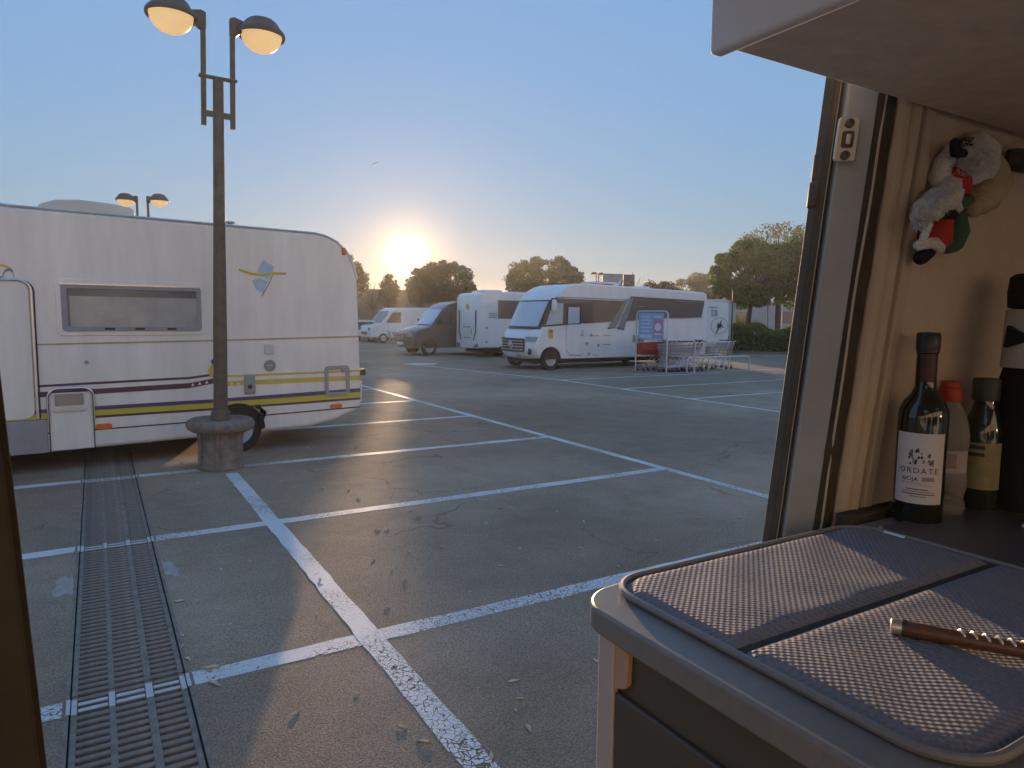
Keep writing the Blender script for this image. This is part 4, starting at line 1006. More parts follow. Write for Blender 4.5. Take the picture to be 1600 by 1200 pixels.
# ------------------------------------------------------------------ dry leaves on the asphalt
def leaf_mesh(seed):
    rnd = random.Random(seed); b = B(); n = 6; Ln = 1.0; top, bot, mid = [], [], []
    for i in range(n + 1):
        t = i / n; w = .26 * math.sin(PI * t ** .8) + .01; z = .10 * math.sin(PI * t) + rnd.uniform(0, .05); cu = rnd.uniform(.05, .22)
        top.append((t * Ln - .5, w, z + cu)); mid.append((t * Ln - .5, rnd.uniform(-.03, .03), z * .4)); bot.append((t * Ln - .5, -w, z + cu * .7))
    b.strip(top, mid); b.strip(mid, bot)
    b.tube([(-.5, 0, .02), (-.68, .04, .05)], .015, 4)
    return b
leaf_src = []
for s in range(4):
    o = leaf_mesh(s).obj('fallen_leaf', M['dryleaf'], None, smooth=60); leaf_src.append(o)
spots = [(632, 907, 1), (812, 1093, 1), (803, 1065, 1), (826, 1140, 1.1), (662, 1160, 1.1), (360, 976, 1), (281, 940, 1.1), (293, 1031, 1.2), (285, 994, .9), (285, 1010, .8), (628, 1137, 1), (557, 1085, .6), (930, 1033, 1), (768, 1182, 1.2), (806, 1110, .6),
         (700, 1020, .6), (605, 950, .7), (878, 935, .9), (945, 700, .8), (640, 800, .9), (590, 828, .9), (605, 828, .8), (700, 820, .8), (760, 818, .9), (782, 795, .9), (850, 770, .9), (812, 858, .9), (912, 815, .9), (690, 855, .9), (640, 863, .8), (1025, 845, .9),
         (870, 800, .8), (583, 875, .9), (782, 885, .8), (980, 773, .9), (1090, 810, .9), (1155, 810, .9), (1160, 700, .9), (545, 766, .9), (560, 780, .8), (612, 775, .8), (425, 770, .9), (440, 752, .9), (505, 763, .8), (715, 715, .9), (650, 712, .9), (690, 700, .9), (760, 700, .8), (900, 720, .8), (555, 700, .8), (480, 700, .8), (500, 722, .9), (395, 790, .9), (345, 890, .9), (330, 1045, 1.4), (335, 1070, 1.3), (612, 890, .8), (735, 925, .7), (495, 960, .8), (500, 906, .8)]
def bay_of(x, y):
    if x < TX1 + .15: return 'by the drain grating'
    if y < AY[0]: return 'in the front bay nearest the van' if x > B1 else 'left of the thick line near the van'
    if y < AY[1]: return 'in the second bay from the van'
    if y < AY[2]: return 'in the third bay right of the lamp post' if x > B1 else 'between grating and lamp post'
    return 'on the asphalt beyond the lamp post'
groups_ = {}
def drop(x, y, s, k):
    src = leaf_src[k % 4]
    o = src if k < 4 else bpy.data.objects.new('fallen_leaf', src.data)
    if k >= 4: COL.objects.link(o)
    sz = s * random.uniform(.045, .065)
    o.location = (x, y, .0006); o.scale = (sz * 1.1, sz * random.uniform(.5, .8), sz * random.uniform(.45, .8)); o.rotation_euler = (random.uniform(-.15, .15), random.uniform(-.1, .1), random.uniform(0, 6.28))
    w_ = bay_of(x, y); tag(o, 'small pale dry leaf lying ' + w_, 'leaf', 'dry leaves ' + w_)
k = 0
for px, py, s in spots:
    p = on_ground(px, py); drop(p.x, p.y, s, k); k += 1
for _ in range(70):
    x, y = random.uniform(.5, 9.5), random.uniform(2.2, 16) 
    if any(abs(x - q) < .5 and abs(y - r) < .5 for q, r in ((1.2, 8.64),)): continue
    drop(x, y, random.uniform(.7, 1), k); k += 1

# ------------------------------------------------------------------ the camper van the photograph is taken from
V = dict(
    panel=mat('tan_wall_cloth', (0.60, 0.50, 0.39), 0.85, var=0.05, vs=40, bump=0.25, bs=500),
    trim=mat('tan_trim_plastic', (0.49, 0.40, 0.30), 0.5, var=0.06, vs=6, bump=0.1, bs=300),
    metal=mat('grey_painted_jamb', (0.33, 0.35, 0.37), 0.42, var=0.10, vs=12, bump=0.05, bs=90),
    dark=mat('dark_brown_rubber', (0.085, 0.068, 0.045), 0.6, var=0.2, vs=20),
    seal=mat('door_seal_rubber', (0.05, 0.042, 0.028), 0.75, var=0.3, vs=30, bump=0.4, bs=200),
    skin=mat('van_body_paint', (0.55, 0.55, 0.55), 0.35, var=0.03, coat=0.4),
    lining=mat('van_lining', (0.78, 0.72, 0.63), 0.85, var=0.08, vs=6),
    floor=mat('van_floor', (0.5, 0.41, 0.31), 0.6, var=0.2, vs=8),
    top=mat('worktop_laminate', (0.21, 0.2, 0.19), 0.42, var=0.08, vs=60, bump=0.08, bs=900),
    front=mat('cabinet_front', (0.09, 0.078, 0.062), 0.5, var=0.12, vs=5, stretch=(1, 1, 8)),
    post=mat('pale_corner_post', (0.48, 0.40, 0.37), 0.5, var=0.04),
    block=mat('tan_hinge_block', (0.50, 0.31, 0.19), 0.55, var=0.06),
    locker=mat('grey_locker', (0.80, 0.74, 0.72), 0.55, var=0.05, vs=3),
    under=mat('locker_underside', (0.74, 0.61, 0.50), 0.62, var=0.12, vs=30, bump=0.15, bs=400),
    zinc=mat('zinc_plate', (0.62, 0.58, 0.53), 0.38, metal=0.7, var=0.08, vs=30),
    bolt=mat('dark_bolt', (0.12, 0.12, 0.10), 0.4, metal=0.8, var=0.2, vs=60),
    lid=mat('smoked_glass_lid', (0.085, 0.08, 0.085), 0.35, var=0.08, vs=50, bump=0.05, bs=600),
)
van = thing('camper_van', 'camper van interior with open side door, tan wall, kitchen unit and roof locker', 'camper van', (0, 0, 0))
LEAN = 0.104
def lean(v):
    x, y, z = v; return (x, y - LEAN * (z - 1.45), z)
def upright(name, poly, z0, z1, m, parent=van, bevel=0.0, nz=1, seg=2, skew=0.0):
    b = B()
    b.prism(poly, 'z', z0, z1, lambda v: (v[0] - skew * (v[2] - 1.23),) + lean(v)[1:]); return b.obj(name, m, parent, bevel=bevel * .6, seg=1, smooth=0)
# shell
B().box(-2.6, 2.4, -1.2, .80, .48, .60).obj('floor', V['floor'], van)
# roof hatches, far side window and cab opening, unseen, added to light the interior
b = B()
for x0, x1, y0, y1 in ((-2.6, -.75, -1.2, .70), (-.75, .05, -1.2, -.95), (-.75, .05, -.2, .70), (.05, 1.1, -1.2, .70), (1.1, 1.9, -1.2, -.95), (1.1, 1.9, -.2, .70), (1.9, 2.4, -1.2, .70)): b.box(x0, x1, y0, y1, 2.42, 2.50)
b.obj('ceiling', V['lining'], van)
b = B()
for x0, x1, z0, z1 in ((-2.6, 2.4, .45, 1.15), (-2.6, 2.4, 2.25, 2.5), (-2.6, -2.5, 1.15, 2.25), (-1.5, -1.3, 1.15, 2.25), (.5, .58, 1.15, 2.25), (2.3, 2.4, 1.15, 2.25)): b.box(x0, x1, -1.26, -1.2, z0, z1)
b.obj('off_side_wall', V['lining'], van)
B().box(2.4, 2.46, -1.26, .80, .45, 2.5).obj('rear_wall', V['lining'], van)
b = B(); b.box(-2.66, -2.6, -1.26, .80, .45, 1.35); b.box(-2.66, -2.6, -1.26, .80, 2.1, 2.5); b.obj('front_wall', V['lining'], van)
upright('body_side', [(1.10, .775), (2.4, .775), (2.4, .82), (1.10, .82)], .45, 2.5, V['skin'])
upright('body_side', [(-2.6, .775), (-.24, .775), (-.24, .82), (-2.6, .82)], .45, 2.5, V['skin'])
b = B().prism([(-.24, .70), (1.10, .70), (1.10, .82), (-.24, .82)], 'z', 2.33, 2.5, lean); b.obj('door_header', V['skin'], van)
# rear door pillar in cross-section, from the outer lip to the wall cloth
def ptx(px, y): # where the sight line to a pillar boundary crosses depth y at worktop height
    r = ray(px, 838); return r.x / r.y * y
yy_ = [.815, .81, .797, .79, .760, .752, .742, .738, .732, .738]
px_ = [1205, 1214, 1217, 1225, 1271, 1274, 1303, 1318, 1336, 1352]
X = [ptx(p, y) for p, y in zip(px_, yy_)]
Z0, Z1 = .62, 2.36
upright('outer_lip', [(X[0], .815), (X[0] + .004, .805), (X[1], .806), (X[1] + .02, .83), (X[0] + .001, .83)], Z0, Z1, V['dark'], bevel=.002)
upright('lip_edge', [(X[1], .803), (X[2], .796), (X[2] + .02, .82), (X[1] + .015, .82)], Z0, Z1, V['trim'], bevel=.0015)
upright('groove', [(X[2], .806), (X[3], .798), (X[3] + .03, .825), (X[2] + .02, .83)], Z0, Z1, V['dark'])
jm = upright('jamb', [(X[3], .788), (X[3] + .003, .784), (X[4] - .003, .757), (X[4], .760), (X[4] + .03, .80), (X[3] + .02, .82)], Z0, Z1, V['metal'], bevel=.002)
# dog-leg in the outer lip where the door runner passes
for z0, z1, w_ in ((2.03, 2.075, .001), (1.985, 2.03, .004)):
    b = B().prism([(X[0] - w_, .826), (X[0] - w_ + .002, .812), (X[1], .810), (X[1] + .01, .83), (X[0] - w_, .832)], 'z', z0, z1, lean); b.obj('runner_step', V['dark'], van, bevel=.005)
sl_ = B()
ztab = [Z0 + (Z1 - Z0) * i / 40 for i in range(41)]
sl_.tube([lean((X[5] + .026 + .0015 * math.sin(z * 31), .768, z)) for z in ztab], [.024 + .0012 * math.sin(z * 57) for z in ztab], 12)
sl_.obj('door_seal', V['seal'], van)
B().tube([lean((X[5] + .010 + .002 * math.sin(z * 9 + 1), .7495 - .001 * math.sin(z * 23), z)) for z in ztab], .0022, 6).obj('seal_bead', V['trim'], van)
upright('trim_strip', [(X[6], .745), (X[6] + .006, .735), (X[7] - .004, .731), (X[7], .735), (X[7], .80), (X[6], .80)], Z0, Z1, V['trim'], bevel=.003)
upright('trim_strip', [(X[7] + .001, .737), (X[7] + .006, .731), (X[8] - .006, .727), (X[8], .731), (X[8], .80), (X[7] + .001, .80)], Z0, Z1, V['trim'], bevel=.003)
upright('gap', [(X[8] + .001, .75), (X[8] + .012, .75), (X[8] + .012, .80), (X[8] + .001, .80)], Z0, Z1, V['seal'])
upright('trim_bead', [(X[8] + .012, .742), (X[8] + .016, .730), (X[9] - .004, .727), (X[9], .733), (X[9], .80), (X[8] + .012, .80)], Z0, Z1, V['trim'], bevel=.004)
upright('wall_panel', [(X[9] + .001, .738), (2.4, .738), (2.4, .77), (X[9] + .001, .77)], Z0, 2.40, V['panel'])
# striker plate with two bolts on the jamb, built on the jamb face
fx = Vector((X[4] - X[3], .757 - .784, 0)).normalized(); fz = Vector((0, -LEAN, 1)).normalized(); fn = fx.cross(fz); fn = -fn if fn.y > 0 else fn
r0 = ray(1321, 219)
p0j = Vector(((X[3] + X[4]) / 2, .7705, 1.45)); pn = fn
tt = (p0j - Vector((0, 0, CAM_H))).dot(pn) / r0.dot(pn); pc = Vector((0, 0, CAM_H)) + r0 * tt + fn * .001
def on_jamb(b):
    b.v = [tuple(pc + fx * v[0] + fz * v[2] - fn * v[1]) for v in b.v]; return b
st = on_jamb(B().prism(rrect(-.017, .017, -.034, .034, .005), 'y', -.006, .0)).obj('striker_plate', V['zinc'], van, bevel=.0015)
on_jamb(B().prism(rrect(-.009, .010, -.013, .013, .004), 'y', -.0066, -.0061)).obj('dark_backing', V['dark'], st)
on_jamb(B().prism(rrect(-.003, .004, -.008, .008, .002), 'y', -.011, -.0066)).obj('catch', V['zinc'], st, bevel=.001)
for z in (-.0245, .0245):
    bo = on_jamb(B().lathe([(.0075, -.006), (.0075, -.008), (.0065, -.0105), (.003, -.011), (.0026, -.009), (.001, -.009)], (0, 0, z), 18, 'y')).obj('bolt', V['bolt'], st)
# front door pillar at the left edge
upright('front_pillar', [(-.052, .70), (-.045, .69), (-.077, .80), (-.30, .82), (-.30, .70), (-.082, .69)], Z0, 2.36, V['dark'], bevel=.004, skew=.036)
upright('front_pillar_trim', [(-.078, .64), (-.080, .60), (-.35, .55), (-.35, .69), (-.083, .69)], Z0, 2.36, V['trim'], bevel=.006, skew=.036)
# kitchen unit
ZT = 1.452
kit = bpy.data.objects.new('kitchen_unit', None); COL.objects.link(kit); kit.parent = van; kit.empty_display_size = .1
pl = [(.500, -.2)] + [(.500, .585)] + arc((.565, .625), .065, 180, 90, 8)[1:] + [(.60, .692), (2.1, .700), (2.1, -.2)]
B().prism(pl, 'z', ZT - .030, ZT).obj('worktop', V['top'], kit, bevel=.004, seg=3)
B().box(.520, 2.1, -.2, .632, .62, ZT - .0305).obj('end_panel', V['front'], kit)
B().box(.512, .5195, -.2, .612, .62, 1.357).obj('drawer_front', V['front'], kit, bevel=.0025)
B().box(.509, .5195, .613, .642, .60, ZT - .031).obj('corner_post', V['post'], kit, bevel=.003)
B().prism([(.590, 1.375), (.596, 1.368), (.6125, 1.362), (.6125, 1.421), (.592, 1.421), (.589, 1.413)], 'x', .511, .5195).obj('hinge_block', V['block'], kit, bevel=.0015)
lid = B().prism(rrect(1.083, 2.0, -.15, .655, .03), 'z', ZT + .001, ZT + .007).obj('glass_lid', V['lid'], kit, bevel=.0015)
B().tube([(1.105, .652, ZT + .006), (1.092, .645, ZT + .006), (1.085, .632, ZT + .006), (1.085, .60, ZT + .006)], .0035, 8).obj('rim_highlight', V['zinc'], lid)  # short bright piece shapes the highlight at the lid corner
B().box(1.10, 2.1, .701, .733, ZT - .02, ZT + .012).obj('upstand', V['seal'], kit, bevel=.004)
# roof locker
lk = bpy.data.objects.new('roof_locker', None); COL.objects.link(lk); lk.parent = van; lk.empty_display_size = .1
LZ = 2.135
B().box(.702, 2.2, -.3, .648, LZ + .004, LZ + .022).obj('underside', V['under'], lk, bevel=.002)
B().box(.680, .7015, -.3, .662, LZ - .004, 2.42).obj('end_board', V['locker'], lk, bevel=.006, seg=3)
B().box(.702, 2.2, .56, .649, LZ + .0225, 2.42).obj('back_board', V['locker'], lk)
# two dark flattened discs under the locker
for p, s in (((1.33, .655, 2.095), .05), ((1.47, .64, 2.09), .06)):
    b = B().lathe([(.001, -.012), (s, -.010), (s * 1.1, 0), (s, .012), (.001, .016)], (0, 0, 0), 20); b.v = [(p[0] + v[0], p[1] + v[1] * .35, p[2] + v[2] * 1.3) for v in b.v]; b.obj('dark_disc', V['seal'], lk)

# ------------------------------------------------------------------ quilted folding mat
def weave_material():
    m = bpy.data.materials.new('woven_foil'); m.use_nodes = True; t = m.node_tree; n = t.nodes; l = t.links; p = n['Principled BSDF']
    tc = n.new('ShaderNodeTexCoord'); mp = n.new('ShaderNodeMapping'); mp.inputs['Scale'].default_value = (1, 1, 1); l.new(tc.outputs['Object'], mp.inputs['Vector'])
    sx = n.new('ShaderNodeSeparateXYZ'); l.new(mp.outputs[0], sx.inputs[0])
    def wave(sock, k, ph=0.0):
        a = n.new('ShaderNodeMath'); a.operation = 'MULTIPLY_ADD'; a.inputs[1].default_value = k; a.inputs[2].default_value = ph; l.new(sock, a.inputs[0])
        s = n.new('ShaderNodeMath'); s.operation = 'SINE'; l.new(a.outputs[0], s.inputs[0]); return s.outputs[0]
    f1, f2 = wave(sx.outputs['X'], 2 * PI / .0102), wave(sx.outputs['Y'], 2 * PI / .0088)
    mu = n.new('ShaderNodeMath'); mu.operation = 'MULTIPLY'; l.new(f1, mu.inputs[0]); l.new(f2, mu.inputs[1])
    ad = n.new('ShaderNodeMath'); ad.operation = 'MULTIPLY_ADD'; ad.inputs[1].default_value = .55; l.new(f1, ad.inputs[0]); l.new(mu.outputs[0], ad.inputs[2])
    b = n.new('ShaderNodeBump'); b.inputs['Strength'].default_value = .6; b.inputs['Distance'].default_value = .0016; l.new(ad.outputs[0], b.inputs['Height']); l.new(b.outputs[0], p.inputs['Normal'])
    nz = n.new('ShaderNodeTexNoise'); nz.inputs['Scale'].default_value = 18; nz.inputs['Detail'].default_value = 5; l.new(tc.outputs['Object'], nz.inputs['Vector'])
    mr = n.new('ShaderNodeMapRange'); mr.inputs['To Min'].default_value = .8; mr.inputs['To Max'].default_value = 1.2; l.new(nz.outputs['Fac'], mr.inputs['Value'])
    sc = n.new('ShaderNodeVectorMath'); sc.operation = 'SCALE'; sc.inputs[0].default_value = (.20, .197, .222); l.new(mr.outputs[0], sc.inputs['Scale']); l.new(sc.outputs[0], p.inputs['Base Color'])
    p.inputs['Roughness'].default_value = .72; p.inputs['Metallic'].default_value = .0; p.inputs['Specular IOR Level'].default_value = .3
    return m
WEAVE = weave_material()
fold = thing('folding_mat', 'grey woven two-panel folding mat covering the worktop beside the door', 'mat', (.82, .474, ZT))
def mat_panel(x0, x1, y0, y1, rc, square):
    """soft padded panel: rounded outline, top swelling towards the middle, small dimples"""
    b = B(); nx, ny = 54, 24; vs = []; fs = []
    outline = rrect(x0, x1, y0, y1, rc, 6)
    for j in range(ny + 1):
        for i in range(nx + 1):
            x, y = x0 + (x1 - x0) * i / nx, y0 + (y1 - y0) * j / ny
            dx = min(x - x0, x1 - x); dy = min(y - y0, y1 - y)
            # pull corner points onto the round corner
            if dx < rc and dy < rc and ((y > (y0 + y1) / 2) != (square == 'high')):
                cxn, cyn = (x0 + rc if x < (x0 + x1) / 2 else x1 - rc), (y0 + rc if y < (y0 + y1) / 2 else y1 - rc)
                v = Vector((x - cxn, y - cyn)); m_ = max(abs(v.x), abs(v.y))
                if v.length > 1e-9: v = v.normalized() * m_
                x, y = cxn + v.x, cyn + v.y
                e = rc - m_
            else: e = min(dx, dy)
            e = max(0.0, e)
            h = .0065 * min(1, e / .014) ** .5 + .0012 * math.sin(x * 40 + 2 * math.sin(y * 22)) * min(1, e / .04)
            vs.append((x, y, .004 + h))
    for j in range(ny):
        for i in range(nx):
            a = j * (nx + 1) + i; fs.append((a, a + 1, a + nx + 2, a + nx + 1))
    n_ = len(vs)
    edge = [i for i in range(nx + 1)] + [j * (nx + 1) + nx for j in range(1, ny + 1)] + [ny * (nx + 1) + i for i in range(nx - 1, -1, -1)] + [j * (nx + 1) for j in range(ny - 1, 0, -1)]
    vs += [(vs[i][0], vs[i][1], .0005) for i in edge]
    for k in range(len(edge)):
        k2 = (k + 1) % len(edge); fs.append((edge[k], n_ + k, n_ + k2, edge[k2]))
    return b.add(vs, fs)
def piping(x0, x1, y0, y1, rc):
    return B().tube([(p[0], p[1], .0065) for p in rrect(x0, x1, y0, y1, rc, 8)], .0062, 8, closed=True)
# outer rounded corners on the far side of one panel and the near side of the other
for (y0, y1, sq) in ((.004, .207, 'low'), (-.222, -.006, 'high')):
    pn_ = mat_panel(-.262, .262, y0, y1, .052, sq).obj('panel', WEAVE, fold, smooth=50)
B().tube([(p[0], p[1], .0052) for p in rrect(-.268, .268, -.228, .213, .058, 8)], .0048, 8, closed=True).obj('piping', V['top'], fold)
B().box(-.262, .262, -.008, .005, .0008, .004).obj('fold_strip', V['seal'], fold)

# ------------------------------------------------------------------ corkscrew on the mat
cs = thing('corkscrew', 'folded corkscrew with wooden handle and steel worm lying on the mat', 'corkscrew', (0, 0, 0))
wood = mat('walnut_handle', (0.13, 0.055, 0.022), 0.4, var=0.3, vs=60, coat=0.3, stretch=(1, 6, 6))
zc = ZT + .0195
c0, c1 = Vector((.725, .411, zc)), Vector((.815, .262, zc))
dr_ = (c1 - c0).normalized(); side = Vector((-dr_.y, dr_.x, 0)); 
if side.x < 0: side = -side
b = B().tube([c0 + dr_ * t for t in (.010, .013, .03, .06, .10, .14, .16)], [.0066, .0080, .0083, .0078, .0075, .0080, .0077], 14); b.obj('handle', wood, cs)
B().tube([c0 + dr_ * t for t in (.0, .001, .009, .0115)], [.0066, .0082, .0082, .007], 14).obj('end_cap', V['zinc'], cs)
B().tube([c0 + dr_ * t + side * .001 for t in (.011, .013, .016)], [.0088, .0088, .0088], 14).obj('ferrule', V['bolt'], cs)
hx = [c0 + dr_ * (.062 + .075 * t / 90) + Vector((0, 0, .0045)) + (side * math.cos(t * 2 * PI * 7 / 90) * .0045 + Vector((0, 0, 1)) * math.sin(t * 2 * PI * 7 / 90) * .0048) for t in range(91)]
B().tube(hx, .0015, 8).obj('worm', V['zinc'], cs)

# ------------------------------------------------------------------ bottles
def glassmat(name, col, rough=.05, ior=1.5):
    m = bpy.data.materials.new(name); m.use_nodes = True; t = m.node_tree; n = t.nodes; l = t.links; p = n['Principled BSDF']
    nz = n.new('ShaderNodeTexNoise'); nz.inputs['Scale'].default_value = 25; mr = n.new('ShaderNodeMapRange'); mr.inputs['To Min'].default_value = rough * .7; mr.inputs['To Max'].default_value = rough * 1.6
    l.new(nz.outputs['Fac'], mr.inputs['Value']); l.new(mr.outputs[0], p.inputs['Roughness'])
    p.inputs['Base Color'].default_value = (*col, 1); p.inputs['Transmission Weight'].default_value = .85; p.inputs['IOR'].default_value = ior
    return m
wine_glass = mat('dark_wine_glass', (0.012, 0.013, 0.008), 0.08, var=.2, vs=10, coat=.5, spec=.6)
paper = mat('label_paper', (0.62, 0.58, 0.56), 0.75, var=.05, vs=60)
ink = mat('label_ink', (0.05, 0.045, 0.05), 0.7)
ink2 = mat('label_ink_rose', (0.34, 0.24, 0.23), 0.7)
wc = (1.213, .654)
wb = thing('wine_bottle', 'dark red wine bottle with white label standing against the tan wall', 'bottle', (wc[0], wc[1], ZT))
rb = .0385
B().lathe([(.03, 0), (.036, .002), (rb, .008), (rb, .185), (.037, .198), (.031, .212), (.021, .224), (.0165, .236), (.0155, .25)], (0, 0, 0), 40).obj('glass', wine_glass, wb)
B().lathe([(.0158, .238), (.0160, .25), (.0158, .292), (.0175, .294), (.0175, .303), (.0165, .306)], (0, 0, 0), 28).obj('foil', mat('plum_foil', (0.07, 0.025, 0.03), .4, metal=.3, var=.2, vs=60), wb)
st_ = B().lathe([(.018, .298), (.0185, .302), (.0182, .325), (.016, .328), (.001, .329)], (0, 0, 0), 24).obj('stopper', M['blackplastic'], wb)
B().box(.012, .026, -.004, .004, .307, .312).obj('stopper_tab', M['blackplastic'], st_)
fa = math.atan2(-wc[1], -wc[0]) - .05
B().lathe([(rb + .0006, .040), (rb + .0006, .160)], (0, 0, 0), 36, 'z', fa - 1.05, fa + 1.05).obj('label', paper, wb)
def curved(zb, r=rb + .0012): return lambda x, y: (r * math.cos(fa + x / r), r * math.sin(fa + x / r), zb + y)
text_mesh('ORDATE', .0135, curved(.092), 'lettering', ink, wb, 1.25)
text_mesh('RIOJA', .0095, lambda x, y: curved(.079)(x - .013, y), 'lettering', ink, wb, 1.05)
def ink_bar(x0, x1, z0, z1, m=ink):
    b = B(); f = curved(0); n_ = max(2, int((x1 - x0) / .004))
    b.strip([f(x0 + (x1 - x0) * i / n_, z1) for i in range(n_ + 1)], [f(x0 + (x1 - x0) * i / n_, z0) for i in range(n_ + 1)]); b.obj('print_line', m, wb, smooth=0)
ink_bar(.006, .025, .0795, .0865, ink2)
ink_bar(-.025, .005, .0745, .0755, ink2); ink_bar(.003, .022, .0715, .0722, ink2)
for k_, (a, c_) in enumerate(((-.018, .016), (-.024, .026), (-.024, .027), (-.012, .014))): ink_bar(a, c_, .064 - k_ * .004, .0655 - k_ * .004, ink2 if k_ % 2 else ink)
rnd = random.Random(3)
for (x0, x1, z0, z1, n_) in ((-.014, -.001, .108, .132, 20), (-.018, -.013, .118, .130, 5), (.002, .008, .112, .130, 6), (.013, .021, .106, .116, 9), (.012, .016, .119, .124, 3)):
    for _ in range(n_):
        a, z = rnd.uniform(x0, x1), rnd.uniform(z0, z1); s, h = rnd.uniform(.0008, .0026), rnd.uniform(.0015, .006)
        f = curved(0); B().quad(f(a - s, z - h / 2), f(a + s * .7, z - h * .6), f(a + s, z + h / 2), f(a - s * .4, z + h * .6)).obj('print_mark', ink if rnd.random() < .65 else ink2, wb, smooth=0)

def bottle(name, label, pos, prof, glass_m, cap_prof, cap_m, lab=None):
    t = thing(name, label, 'bottle', (pos[0], pos[1], ZT))
    B().lathe(prof, (0, 0, 0), 32).obj('body', glass_m, t); B().lathe(cap_prof, (0, 0, 0), 24).obj('cap', cap_m, t)
    if lab:
        r, z0, z1, half, m_ = lab; f_ = math.atan2(-pos[1], -pos[0])
        B().lathe([(r, z0), (r, z1)], (0, 0, 0), 24, 'z', f_ - half, f_ + half).obj('label', m_, t)
    return t, math.atan2(-pos[1], -pos[0])
pet = glassmat('clear_plastic', (0.86, 0.85, 0.84), .06, 1.18)
pos = (1.305, .660)
t, f_ = bottle('plastic_bottle', 'clear ribbed plastic bottle with red cap beside the wine bottle', pos, [(.024, 0), (.033, .004), (.035, .02), (.031, .035), (.035, .05), (.035, .075), (.0335, .08), (.0335, .122), (.035, .127), (.035, .145), (.032, .165), (.024, .19), (.0165, .203), (.0155, .212)], pet,
             [(.0195, .206), (.0202, .211), (.0202, .228), (.016, .232), (.016, .240), (.013, .242), (.001, .243)], mat('red_cap', (0.42, 0.035, 0.02), .4, var=.1), (.0342, .081, .121, 1.3, mat('clear_label', (0.36, 0.33, 0.30), .5, var=.25, vs=40)))
for k_ in range(2):
    r = .0348; a = f_ + (-.45 + k_ * .75); B().lathe([(r, .088 + .002 * k_), (r, .116)], (0, 0, 0), 8, 'z', a - .26, a + .22).obj('print_block', mat('faded_print', (0.24, 0.20, 0.19), .6, var=.15, vs=60), t)
pos = (1.388, .640)
t, f_ = bottle('glass_bottle', 'dark green bottle with black cap and yellowish label by the black bottle bag', pos, [(.028, 0), (.031, .004), (.031, .145), (.028, .165), (.020, .19), (.0175, .20), (.017, .212)], mat('green_glass', (0.02, 0.028, 0.02), .08, coat=.5, var=.1),
             [(.0215, .205), (.0222, .209), (.0222, .242), (.020, .245), (.001, .246)], mat('dark_cap', (0.045, 0.05, 0.04), .5), (.0316, .045, .130, 1.2, mat('yellowed_label', (0.26, 0.23, 0.12), .7, var=.2, vs=60)))
for z in (.118, .105): B().lathe([(.0321, z), (.0321, z + .007)], (0, 0, 0), 10, 'z', f_ - .75, f_ + .15).obj('print_line', ink, t)

# black bottle bag dressed with a collar and bow
bb = (1.462, .598)
bag = thing('bottle_bag', 'black cloth bottle bag with white collar and bow at the right edge', 'bottle bag', (bb[0], bb[1], ZT))
cloth = mat('black_felt', (0.014, 0.012, 0.012), .95, var=.3, vs=80, bump=.3, bs=500); collar = mat('white_felt', (0.50, 0.46, 0.44), .9, var=.08, vs=60)
B().lathe([(.052, 0), (.060, .006), (.066, .08), (.062, .17), (.052, .24), (.044, .275), (.034, .29)], (0, 0, 0), 32).obj('coat', cloth, bag)
B().lathe([(.052, .265), (.051, .28), (.050, .33), (.049, .368), (.047, .37)], (0, 0, 0), 28).obj('collar', collar, bag)
f_ = math.atan2(-bb[1], -bb[0])
for s in (-1, 1):
    b = B(); r = .054
    pts = [(s * .004, .318), (s * .04, .342), (s * .045, .30)]
    b.add([(r * math.cos(f_ + x / r), r * math.sin(f_ + x / r), z) for x, z in pts] + [((r + .012) * math.cos(f_ + x / r), (r + .012) * math.sin(f_ + x / r), z) for x, z in pts], [(0, 1, 2), (3, 5, 4), (0, 3, 4, 1), (1, 4, 5, 2), (2, 5, 3, 0)]); b.obj('bow', cloth, bag, bevel=.003)
B().lathe([(.040, .371), (.047, .374), (.049, .40), (.046, .428), (.038, .434), (.001, .437)], (0, 0, 0), 28).obj('hat', cloth, bag)
# small white thing at the right edge of the worktop
o = B().prism(rrect(1.305, 1.40, .505, .535, .006), 'z', ZT + .0078, ZT + .0135).obj('plastic_tag', mat('white_plastic', (0.75, 0.77, 0.8), .35), None, bevel=.002); tag(o, 'small white plastic strip on the glass lid at the right edge', 'plastic strip')

# ------------------------------------------------------------------ hanging plush ornament (a plain cloth bundle)
orn = thing('hanging_ornament', 'plush hanging ornament of white fleece, red and green felt on the wall', 'ornament', (0, 0, 0))
def wp(px, py, off=.03):
    """a point just in front of the leaning wall cloth"""
    r = ray(px, py); n_ = Vector((0, 1, LEAN)); p0 = Vector((0, .738 - off, 1.45)); t_ = (p0 - Vector((0, 0, CAM_H))).dot(n_) / r.dot(n_); return r * t_ + Vector((0, 0, CAM_H))
fleece = mat('white_fleece', (0.9, 0.88, 0.86), .95, var=.12, vs=80, bump=.9, bs=260); redfelt = mat('red_felt', (0.52, 0.04, 0.04), .95, var=.15, vs=60, bump=.4, bs=400); greenfelt = mat('green_felt', (0.06, 0.12, 0.07), .95, var=.15, vs=60, bump=.4, bs=400); cream = mat('cream_felt', (0.50, 0.40, 0.26), .95, var=.12, vs=40, bump=.5, bs=200)
